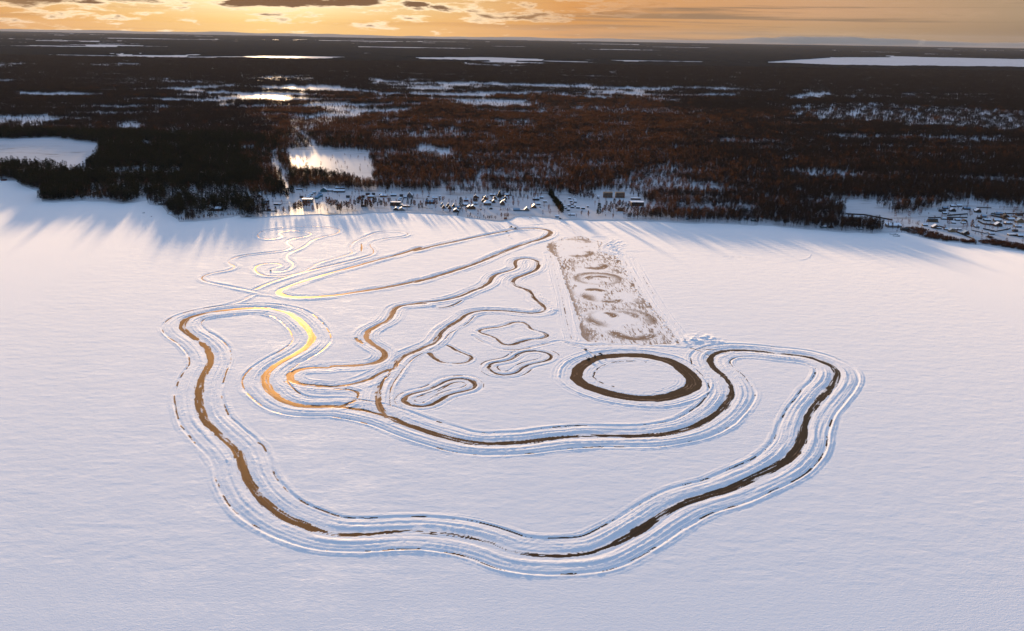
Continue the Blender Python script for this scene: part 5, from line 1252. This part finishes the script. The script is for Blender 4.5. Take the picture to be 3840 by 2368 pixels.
for c, x, y, w_, lab in ((8, 588, 608, 112, 'long snow-topped pontoon at the water edge of the right middle shore'), (5, 2135, 838, 58, 'pale blue raised platform alone on the snow near the glass pavilion')):
    gx, gy, z, mp = on_land(c, x, y)
    t_ = thing('pontoon', lab, 'pontoon', (gx, gy, z)); b = MB()
    b.box((0, 0, .9), (w_ * mp, 3.4, .5))
    for i in (-1, -.33, .33, 1): b.box((i * w_ * mp * .45, -1.2, .3), (.4, .4, .7)); b.box((i * w_ * mp * .45, 1.2, .3), (.4, .4, .7))
    b.build('platform', WM['blue' if c == 5 else 'dark'], t_); b = MB(); b.box((0, 0, 1.26), (w_ * mp * .98, 3.3, .22)); b.build('snow_cover', M['roof_snow'], t_)

# fences
def fence(c, line, hgt, label, wall='dark', slat=False, name='board_fence'):
    root = thing(name, label, 'fence'); pb = MB(); qb = MB()
    P3 = [on_land(c, *q)[:3] for q in line]
    root.location = P3[0]
    for a, e in zip(P3[:-1], P3[1:]):
        a = Vector(a) - Vector(P3[0]); e = Vector(e) - Vector(P3[0]); d = e - a; L = d.length; an = math.atan2(d.y, d.x); mid_ = (a + e) / 2
        if slat:
            for k in (.35, .7, 1.0): pb.box((mid_.x, mid_.y, hgt * k - .1), (L, .08, .16), an)
        else: pb.box((mid_.x, mid_.y, hgt / 2), (L, .12, hgt - .1), an)
        n = max(2, int(L / 4))
        for i in range(n + 1):
            p = a + d * (i / n); qb.box((p.x, p.y, hgt / 2 - .2), (.22, .22, hgt + .5), an)
    pb.build('panel', WM[wall], root); qb.build('post', M['bark'], root)


fence(3, [(1090, 535), (1400, 540)], 2.6, 'open slatted fence in front of the dense dark pines', 'grey', True)
for c, ln, hg, lab in ((4, [(1480, 600), (1580, 340)], 3, 'dark fence along the left side of the yard behind the flat-roofed house'), (4, [(1700, 600), (1785, 310)], 3, 'dark fence along the right side of the yard behind the flat-roofed house'), (5, [(455, 790), (560, 600)], 3, 'dark fence running down to the lake by the tall pine'),
                       (9, [(880, 545), (1100, 600), (1540, 790), (1560, 880)], 2.6, 'long dark board fence between the village and the willow thicket'), (9, [(1695, 590), (1930, 640), (2160, 600), (2205, 580)], 2.4, 'dark board fence around the square yard'), (9, [(1040, 345), (1410, 318)], 2.6, 'dark fence under the upper left houses'), (9, [(1840, 350), (2000, 380), (2160, 430)], 3.0, 'dark corner fence below the teal-roofed house'),
                       (9, [(690, 388), (1000, 380), (1410, 385)], 2.2, 'roadside fence along the back of the long yard'), (9, [(660, 455), (880, 470)], 2.0, 'fence in front of the tan-walled barn'), (9, [(1490, 615), (1730, 672), (1890, 650)], 1.6, 'low wire fence below the crooked tree'), (9, [(1600, 450), (1700, 505), (1890, 525)], 3.2, 'tall dark fence round the dark garden plot'), (9, [(2150, 700), (2310, 725)], 1.8, 'low fence in front of the long low roof at the lower right'), (9, [(1840, 315), (2452, 310)], 2.4, 'straight dark fence along the forest edge of the village'), (9, [(1580, 195), (1850, 205)], 2.0, 'dark fence at the topmost field of the village'),
                       (8, [(1370, 400), (1700, 415), (2200, 510)], 2.8, 'long dark fence below the round clearing')):
    fence(c, ln, hg, lab)

# poles
M['pole'] = plain('pole_wood', (.09, .07, .055), .8)
for c, x, y, hp, lab in ((9, 355, 415, 115, 'utility pole with a base box in the open left part of the village'), (9, 118, 442, 70, 'braced utility pole at the left end of the village road'), (9, 615, 475, 75, 'leaning utility pole left of the tan-walled barn'), (9, 1772, 400, 100, 'utility pole at the crossroads'), (9, 1408, 300, 70, 'utility pole at the right end of the upper fence'), (9, 1615, 690, 75, 'utility pole in the white field above the lower fence'), (9, 400, 480, 60, 'short pole above the shore trees at the left end of the village'), (3, 1860, 490, 110, 'thin lamp post beside the nearest blue cabin'), (3, 2092, 440, 90, 'thin lamp post in the snow right of the blue cabins')):
    gx, gy, z, mp = on_land(c, x, y); h = hp * mp
    t_ = thing('utility_pole', lab, 'pole', (gx, gy, z)); b = MB(); b.tube([(0, 0, -1), (0, 0, h)], [.2, .13], 6); b.build('post', M['pole'], t_)
    b = MB(); b.box((0, 0, h - .7), (2.4, .16, .16)); b.box((-1, 0, h - .5), (.14, .14, .3)); b.box((1, 0, h - .5), (.14, .14, .3)); b.build('crossarm', M['pole'], t_)
gx, gy, z, mp = on_land(5, 998, 795)
t_ = thing('lamp_pole', 'tall thin pole with a round drum top standing over the shore hedge', 'lamp pole', (gx, gy, z)); h = 135 * mp
b = MB(); b.tube([(0, 0, -1), (0, 0, h)], [.25, .16], 8); b.build('post', M['pole'], t_)
b = MB(); b.tube([(0, 0, h - .6), (0, 0, h), (0, 0, h + 1.1), (0, 0, h + 1.5)], [.5, 2.4, 2.4, 1.2], 10); b.build('drum', WM['brown'], t_)
gx, gy, z, mp = on_land(5, 1235, 645)
t_ = thing('dome_tent', 'dark oval dome on the snow below the large lodge', 'tent', (gx, gy, z)); b = MB(); n = 16
for j in range(5):
    a = j / 4 * 1.5; b.v += [(math.cos(i / n * 6.2832) * 42 * mp * math.cos(a), math.sin(i / n * 6.2832) * 3.5 * math.cos(a), 3.2 * math.sin(a)) for i in range(n)]
for j in range(4):
    for i in range(n): b.f.append([j * n + i, j * n + (i + 1) % n, (j + 1) * n + (i + 1) % n, (j + 1) * n + i])
b.f.append([4 * n + i for i in range(n)]); b.build('canopy', WM['dark'], t_); b = MB(); b.box((10 * mp, -3.4, .9), (1.4, .5, 1.8)); b.build('entrance', M['glass'], t_)
gx, gy, z, mp = on_land(5, 1560, 672)
t_ = thing('playground', 'cluster of orange and dark play towers on sunlit snow', 'playground', (gx, gy, z))
for i, (x_, h_, w_) in enumerate(((-9, 1.6, 3), (-4, 3.6, 2.2), (0, 4.4, 2.2), (5, 3.2, 2.4), (9, 4.0, 2))):
    b = MB()
    for sx in (-1, 1):
        for sy in (-1, 1): b.box((x_ + sx * w_ / 2, sy * 1.0, h_ / 2), (.2, .2, h_))
    b.box((x_, 0, h_ * .55), (w_ + .2, 2.2, .2)); b.box((x_, 0, h_ + .4), (w_ + .5, 2.4, .9), 0, (.1, .1)); b.build('tower', WM['log' if i in (0, 1) else 'dark'], t_)
b = MB(); b.poly([(-8, -.6, 1.4), (-8, .6, 1.4), (-13, .6, .1), (-13, -.6, .1)]); b.poly([(-8, -.6, 1.25), (-13, -.6, -.05), (-13, .6, -.05), (-8, .6, 1.25)]); b.build('slide', WM['red'], t_)
gx, gy, z, mp = on_land(4, 1990, 630)
t_ = thing('pergola', 'low open timber frame on the snow below the long blue roof', 'pergola', (gx, gy, z)); b = MB()
for i in range(6):
    for sy in (-1, 1): b.box((-7 + i * 2.8, sy * 1.6, 1.2), (.22, .22, 2.4))
b.build('post', M['pole'], t_); b = MB(); b.box((0, -1.6, 2.5), (14.6, .25, .25)); b.box((0, 1.6, 2.5), (14.6, .25, .25)); [b.box((-7 + i * 1.4, 0, 2.75), (.18, 3.8, .18)) for i in range(11)]; b.build('beam', M['pole'], t_)
for i, (c, x, y, w_, lab) in enumerate(((3, 460, 782, 44, 'small dark picnic table on the snow right of the tugboat'), (3, 530, 778, 52, 'larger dark picnic shelter table right of the tugboat'), (3, 668, 765, 56, 'dark picnic table below the left part of the deck'), (3, 760, 755, 58, 'dark picnic table below the blue-spired pavilion'), (4, 2095, 632, 32, 'bench on the snow below the long blue roof, left of three'), (4, 2145, 632, 34, 'bench on the snow below the long blue roof, middle of three'), (4, 2208, 636, 32, 'bench on the snow below the long blue roof, right of three'))):
    gx, gy, z, mp = on_land(c, x, y); L = w_ * mp
    t_ = thing('picnic_table', lab, 'table', (gx, gy, z), 0, 'picnic tables on the snow'); b = MB(); b.box((0, 0, 1.1), (L, 1.6, .14)); b.build('tabletop', WM['dark'], t_)
    for sy in (-1, 1):
        b = MB(); b.box((0, sy * 1.5, .62), (L, .5, .12)); b.build('seat', WM['dark'], t_)
    for sx in (-1, 1):
        b = MB(); b.box((sx * L * .38, 0, .5), (.2, 3.0, .14)); b.box((sx * L * .38, -.6, .5), (.16, .16, 1.0)); b.box((sx * L * .38, .6, .5), (.16, .16, 1.0)); b.build('leg', M['pole'], t_)

# ------------------------------------------------------------------ vehicles on the ice
M['tyre'] = plain('tyre_rubber', (.02, .02, .02), .9); M['rim'] = plain('wheel_rim', (.2, .2, .2), .4, .1, 1, .5, .8); M['lamp'] = plain('lamp_glass', (.5, .48, .45), .2); M['red_lamp'] = plain('tail_lamp', (.25, .02, .02), .3)
def paint(nm, col): return plain(nm, col, .3, .1, 1.0, .5)
PAINT = {'black': paint('black_paint', (.018, .016, .016)), 'green': paint('dark_green_paint', (.022, .03, .024)), 'blue': paint('dark_blue_paint', (.016, .03, .06)), 'tan': paint('tan_paint', (.10, .075, .05)), 'maroon': paint('maroon_paint', (.05, .018, .015)), 'orange': paint('orange_paint', (.30, .11, .03)), 'yellow': paint('dirty_yellow_paint', (.16, .085, .03))}


def heading(c, a, b_):
    p = on_land(c, *a); q = on_land(c, *b_)
    return (p[0] + q[0]) / 2, (p[1] + q[1]) / 2, math.atan2(q[1] - p[1], q[0] - p[0])


def lake_z(x, y):
    if GX0 < x < GX1 and GY0 < y < GY1:
        return float(HH[int(round((y - GY0) / DY)), int(round((x - GX0) / DX))])
    return 0.0


def wheel(root, x, y, r, wd):
    b = MB(); b.tube([(x, y - wd / 2, r), (x, y - wd * .4, r), (x, y + wd * .4, r), (x, y + wd / 2, r)], [r * .9, r, r, r * .9], 14); wh = b.build('wheel', M['tyre'], root)
    b = MB(); s_ = 1 if y > 0 else -1; b.tube([(x, y + s_ * wd * .42, r), (x, y + s_ * (wd / 2 + .03), r)], [r * .58, r * .5], 10); b.build('rim', M['rim'], wh)


def car(x, y, rz, label, pm, tall=False, L=4.5, wd=1.85, roofm=None):
    root = thing('parked_car', label, 'car', (x, y, lake_z(x, y)), rz, 'cars on the ice')
    hb = .95 if not tall else 1.1; hr = 1.5 if not tall else 1.85
    lower = [(-L / 2, .35), (-L / 2, hb - .1), (-L * .42, hb), (L * .12, hb), (L * .42, hb - .12), (L / 2, hb - .3), (L / 2, .35), (L * .38, .25), (-L * .38, .25)]
    b = MB(); b.prism(lower, -wd / 2, wd / 2)
    b.build('body', pm, root)
    a0, a1, a2, a3 = (-L * .40, -L * .28, L * .06, L * .24) if not tall else (-L * .47, -L * .42, L * .10, L * .26)
    g = MB(); k = wd / 2
    for yy, kk in ((-1, 1), (1, 1)):
        g.v += [(a0, yy * k * .96, hb), (a3, yy * k * .96, hb), (a2, yy * k * .80, hr - .06), (a1, yy * k * .80, hr - .06)]
    g.f = [[0, 1, 2, 3], [7, 6, 5, 4], [0, 4, 5, 1], [1, 5, 6, 2], [2, 6, 7, 3], [3, 7, 4, 0]]
    g.build('windows', M['glass'], root)
    r_ = MB(); r_.box(((a1 + a2) / 2, 0, hr - .02), (a2 - a1 + .1, wd * .82, .08)); r_.build('roof', roofm or pm, root)
    for sx in (-.31, .32):
        for sy in (-1, 1): wheel(root, L * sx, sy * (wd / 2 - .1), .34 if not tall else .39, .24)
    for sy in (-1, 1):
        q = MB(); q.box((L / 2 - .03, sy * wd * .36, hb - .38), (.12, .34, .16)); q.build('headlight', M['lamp'], root)
        q = MB(); q.box((-L / 2 + .02, sy * wd * .38, hb - .2), (.1, .22, .26)); q.build('tail_light', M['red_lamp'], root)
    return root


x, y, a = heading(10, (770, 715), (600, 610)); car(x, y, a, 'black estate car driving up the track away from the round circle', PAINT['black'], True)
x, y, a = heading(10, (1222, 1000), (1228, 1085)); car(x, y, a, 'dark van with a tan tailgate, end-on at the edge of the round circle', PAINT['black'], True, 4.6, 1.9, PAINT['tan'])
x, y, a = heading(10, (1450, 865), (1640, 930)); car(x, y, a, 'dark blue saloon parked on the snow above the round circle', PAINT['blue'], False, 4.9)
x, y, a = heading(10, (940, 1160), (775, 1215)); car(x, y, a, 'dark green car standing on the ice where the ring begins, next to the person', PAINT['green'], True)
gx, gy, z, mp = on_land(11, 585, 765); car(gx, gy, R(190), 'small maroon car on the long upper loop below the two tractors', PAINT['maroon'])
gx, gy, z, mp = on_land(5, 2150, 640); o = car(gx, gy, R(15), 'dark car parked between the glass pavilion and the deep blue-roofed house', PAINT['black']); o.location.z = LANDZ; o['group'] = 'cars in the village'
gx, gy, z, mp = on_land(5, 2365, 605); o = car(gx, gy, R(-30), 'pale-sided car parked below the dark shed near the tree wedge', PAINT['tan']); o.location.z = LANDZ; o['group'] = 'cars in the village'


def tractor(c, x, y, rz, label, pm, loader):
    gx, gy, z, mp = on_land(c, x, y)
    root = thing('tractor', label, 'tractor', (gx, gy, lake_z(gx, gy)), R(rz), 'tractors clearing the ice')
    b = MB(); b.box((1.1, 0, 1.35), (2.6, 1.0, .9), 0, (.92, .85)); b.box((-.4, 0, .95), (3.4, .9, .5)); b.build('bonnet', pm, root)
    b = MB(); b.box((-.9, 0, 2.1), (1.6, 1.6, 1.6), 0, (.9, .85)); b.build('cab', M['glass'], root); b = MB(); b.box((-.9, 0, 3.0), (1.8, 1.75, .22)); b.build('cab_roof', pm, root)
    for sy in (-1, 1): wheel(root, -1.1, sy * 1.0, .85, .5); wheel(root, 1.6, sy * .95, .58, .38)
    b = MB(); b.tube([(1.0, 0, 1.9), (1.0, 0, 2.7)], .07); b.build('exhaust', M['bark'], root)
    if loader == 'front':
        b = MB()
        for sy in (-.7, .7): b.tube([(-.2, sy, 1.7), (1.8, sy, 1.6), (3.0, sy, .6)], .11)
        b.build('loader_arm', pm, root); b = MB(); b.prism([(3.0, .1), (3.9, .05), (3.9, .15), (3.2, .3), (3.1, .95), (3.0, .95)], -1.15, 1.15); b.build('bucket', M['bark'], root)
    else:
        b = MB(); b.tube([(-1.9, 0, 1.3), (-3.0, 0, 3.1), (-4.4, 0, 3.2)], .16); b.build('rear_arm', pm, root); b = MB(); b.box((-4.5, 0, 2.9), (.6, .9, .8), 0, (.8, 1)); b.build('bucket', M['bark'], root)


tractor(11, 855, 515, 195, 'brown front-loading tractor, the farther of the pair at the top of the long loop', PAINT['yellow'], 'front')
tractor(11, 1095, 580, 170, 'dark tractor with a raised rear arm, the nearer of the pair by the long loop', PAINT['maroon'], 'rear')
gx, gy, z, mp = on_land(11, 740, 1015)
t_ = thing('barrier', 'thin orange barrier board on legs inside the long loop', 'barrier', (gx, gy, lake_z(gx, gy))); b = MB(); b.box((0, 0, 1.35), (3.6, .12, .5)); b.build('board', PAINT['orange'], t_)
for sx in (-1, 1):
    b = MB(); b.tube([(sx * 1.4, -.5, 0), (sx * 1.4, 0, 1.3), (sx * 1.4, .5, 0)], .06, 5); b.build('leg', M['pole'], t_)


def skin_person(name, label, loc, rz, joints, edges, radii, coat):
    me = bpy.data.meshes.new('person'); me.from_pydata(joints, edges, []); o = bpy.data.objects.new(name, me); COL.objects.link(o)
    o.modifiers.new('skin', 'SKIN'); sb_ = o.modifiers.new('sub', 'SUBSURF'); sb_.levels = 1; sb_.render_levels = 1
    if not me.skin_vertices: me.attributes.new('tmp', 'FLOAT', 'POINT')
    return o, me


M['coat'] = plain('dark_winter_coat', (.022, .02, .022), .9); M['skin'] = plain('skin', (.42, .26, .19), .6); M['trouser'] = plain('dark_trousers', (.03, .03, .036), .9)
def person(name, label, loc, rz, pose='stand'):
    """one continuous body swept from ring sections, with hat as a part"""
    root = thing(name, label, 'person', loc, rz)
    bm = bmesh.new()
    lay = bm.verts.layers.skin.verify()
    if pose == 'stand':
        J = {'pel': (0, 0, .95, .15), 'wai': (0, 0, 1.12, .15), 'che': (0, .01, 1.34, .17), 'nec': (0, .02, 1.50, .07), 'hea': (0, -.01, 1.62, .105), 'top': (0, 0, 1.74, .07), 'ls': (-.19, 0, 1.42, .075), 'le': (-.25, .02, 1.13, .06), 'lh': (-.24, -.07, .88, .04), 'rs': (.19, 0, 1.42, .075), 're': (.25, .02, 1.13, .06), 'rh': (.22, -.1, .89, .04),
             'lhp': (-.1, 0, .86, .11), 'lk': (-.11, -.01, .49, .075), 'la': (-.12, .01, .09, .055), 'lt': (-.13, -.16, .04, .045), 'rhp': (.1, 0, .86, .11), 'rk': (.11, -.01, .49, .075), 'ra': (.13, .01, .09, .055), 'rt': (.15, -.16, .04, .045)}
    else:
        J = {'pel': (0, 0, .85, .16), 'wai': (0, -.06, 1.02, .16), 'che': (0, -.16, 1.22, .17), 'nec': (0, -.22, 1.37, .07), 'hea': (0, -.28, 1.48, .11), 'top': (0, -.28, 1.60, .08), 'ls': (-.19, -.18, 1.28, .075), 'le': (-.30, -.42, 1.12, .06), 'lh': (-.26, -.62, 1.08, .04), 'rs': (.19, -.18, 1.28, .075), 're': (.30, -.42, 1.12, .06), 'rh': (.26, -.62, 1.08, .04),
             'lhp': (-.14, -.04, .84, .11), 'lk': (-.27, -.40, .72, .08), 'la': (-.27, -.36, .34, .055), 'lt': (-.27, -.52, .30, .045), 'rhp': (.14, -.04, .84, .11), 'rk': (.27, -.40, .72, .08), 'ra': (.27, -.36, .34, .055), 'rt': (.27, -.52, .30, .045)}
    E = [('pel', 'wai'), ('wai', 'che'), ('che', 'nec'), ('nec', 'hea'), ('hea', 'top'), ('che', 'ls'), ('ls', 'le'), ('le', 'lh'), ('che', 'rs'), ('rs', 're'), ('re', 'rh'), ('pel', 'lhp'), ('lhp', 'lk'), ('lk', 'la'), ('la', 'lt'), ('pel', 'rhp'), ('rhp', 'rk'), ('rk', 'ra'), ('ra', 'rt')]
    vm = {}
    for k_, (a_, b_, c_, r_) in J.items():
        v = bm.verts.new((a_, b_, c_)); v[lay].radius = (r_, r_ * .9); v[lay].use_root = (k_ == 'pel'); vm[k_] = v
    for p_, q_ in E: bm.edges.new((vm[p_], vm[q_]))
    for sd in ('l', 'r'):                                    # five fingers per hand
        h = Vector(J[sd + 'h'][:3]); e_ = Vector(J[sd + 'e'][:3]); d = (h - e_).normalized(); s_ = d.cross(Vector((0, 1, .3))).normalized()
        for i, (off, ln) in enumerate(((-.03, .075), (-.01, .09), (.012, .085), (.032, .065), (-.045, .05))):
            p1 = h + s_ * off + d * .05; p2 = p1 + d * ln + Vector((0, -.012, 0)) + (s_ * -.03 if i == 4 else Vector())
            v1 = bm.verts.new(p1); v2 = bm.verts.new(p2); v1[lay].radius = (.011, .011); v2[lay].radius = (.008, .008); bm.edges.new((vm[sd + 'h'], v1)); bm.edges.new((v1, v2))
    me = bpy.data.meshes.new('body'); bm.to_mesh(me); bm.free(); me.materials.append(M['coat'])
    o = link('body', me, root); o.modifiers.new('skin', 'SKIN'); sb_ = o.modifiers.new('sub', 'SUBSURF'); sb_.levels = 1; sb_.render_levels = 1
    hx_, hy_, hz_ = J['hea'][:3]
    b = MB(); b.tube([(hx_, hy_ - .075, hz_ - .07), (hx_, hy_ - .105, hz_), (hx_, hy_ - .085, hz_ + .05)], [.05, .062, .045], 10); b.build('face', M['skin'], root, True)
    b = MB(); b.tube([(hx_, hy_ + .01, hz_ + .03), (hx_, hy_ + .015, hz_ + .08), (hx_, hy_ + .015, hz_ + .15)], [.125, .125, .05], 12); b.build('hat', M['coat'], root, True)
    return root


gx, gy, z, mp = on_land(10, 750, 1115)
person('person', 'person in dark winter clothes standing on the snow beside the dark green car', (gx, gy, lake_z(gx, gy)), R(140))
gx, gy, z, mp = on_land(12, 975, 1015); zl = lake_z(gx, gy)
t_ = thing('snowmobile', 'black snowmobile in the centre of the snow spiral on the left of the lake', 'snowmobile', (gx, gy, zl), R(-12))
b = MB(); b.prism([(-1.4, .35), (-1.3, .75), (-.3, .8), (.2, .85), (.5, 1.05), (.9, .95), (1.5, .55), (1.5, .35)], -.42, .42); b.build('body', PAINT['black'], t_)
b = MB(); b.prism([(-1.2, .76), (-1.15, .95), (-.2, .98), (.1, .86)], -.22, .22); b.build('seat', M['tyre'], t_)
b = MB(); b.prism([(-1.6, .12), (-1.5, .4), (.3, .42), (.6, .12), (.3, .02), (-1.4, .02)], -.25, .25); b.build('track_belt', M['tyre'], t_)
for sy in (-1, 1):
    b = MB(); b.prism([(.3, .02), (1.6, .02), (1.9, .3), (1.85, .32), (1.55, .1), (.3, .08)], sy * .5 - .08, sy * .5 + .08); b.tube([(1.0, sy * .5, .08), (1.0, sy * .3, .5)], .05, 5); b.build('ski', M['bark'], t_)
b = MB(); b.poly([(.62, -.35, 1.0), (.62, .35, 1.0), (.42, .3, 1.4), (.42, -.3, 1.4)]); b.poly([(.65, -.35, 1.0), (.45, -.3, 1.4), (.45, .3, 1.4), (.65, .35, 1.0)]); b.build('windscreen', M['glass'], t_)
b = MB(); b.tube([(.2, -.45, 1.15), (.25, 0, 1.1), (.2, .45, 1.15)], .03, 6); b.build('handlebar', M['bark'], t_)
an = R(-12); person('person', 'rider in black sitting on the snowmobile', (gx - .55 * math.cos(an), gy - .55 * math.sin(an), zl + .12), an + R(90), 'ride')

# smoke far off on the right horizon
mt, t = new_mat('smoke'); pv = t.n('ShaderNodeVolumePrincipled'); t.put(pv.inputs['Color'], (.85, .8, .75)); pv.inputs['Density'].default_value = .0011
o_ = t.n('ShaderNodeOutputMaterial'); t.t.links.new(pv.outputs[0], o_.inputs['Volume'])
gx, gy = G1(3438, 177); sc_ = 36000.0 / gy; gx *= sc_; gy = 36000.0
b = MB(); b.tube([(0, 0, 60), (25, 0, 130), (80, 0, 200), (180, 30, 270), (330, 60, 300)], [12, 40, 75, 110, 70], 10)
o = b.build('smoke', mt); o.location = (gx, gy, 0); tag(o, 'small plume of smoke drifting from a far chimney under the hills', 'smoke', kind='stuff')

mt = bpy.data.materials.new('haze_air'); mt.use_nodes = True; t = NT(mt.node_tree)
pv = t.n('ShaderNodeVolumePrincipled'); t.put(pv.inputs['Color'], HAZE_COL); pv.inputs['Density'].default_value = HAZE_D; pv.inputs['Anisotropy'].default_value = 0.15
o_ = t.n('ShaderNodeOutputMaterial'); t.t.links.new(pv.outputs[0], o_.inputs['Volume'])
b = MB(); b.box((0, 25000, 321.5), (130000, 80000, 649)); 
o = b.build('haze', mt); tag(o, 'pale air over the lake and plain that far things fade into', 'haze', kind='stuff')
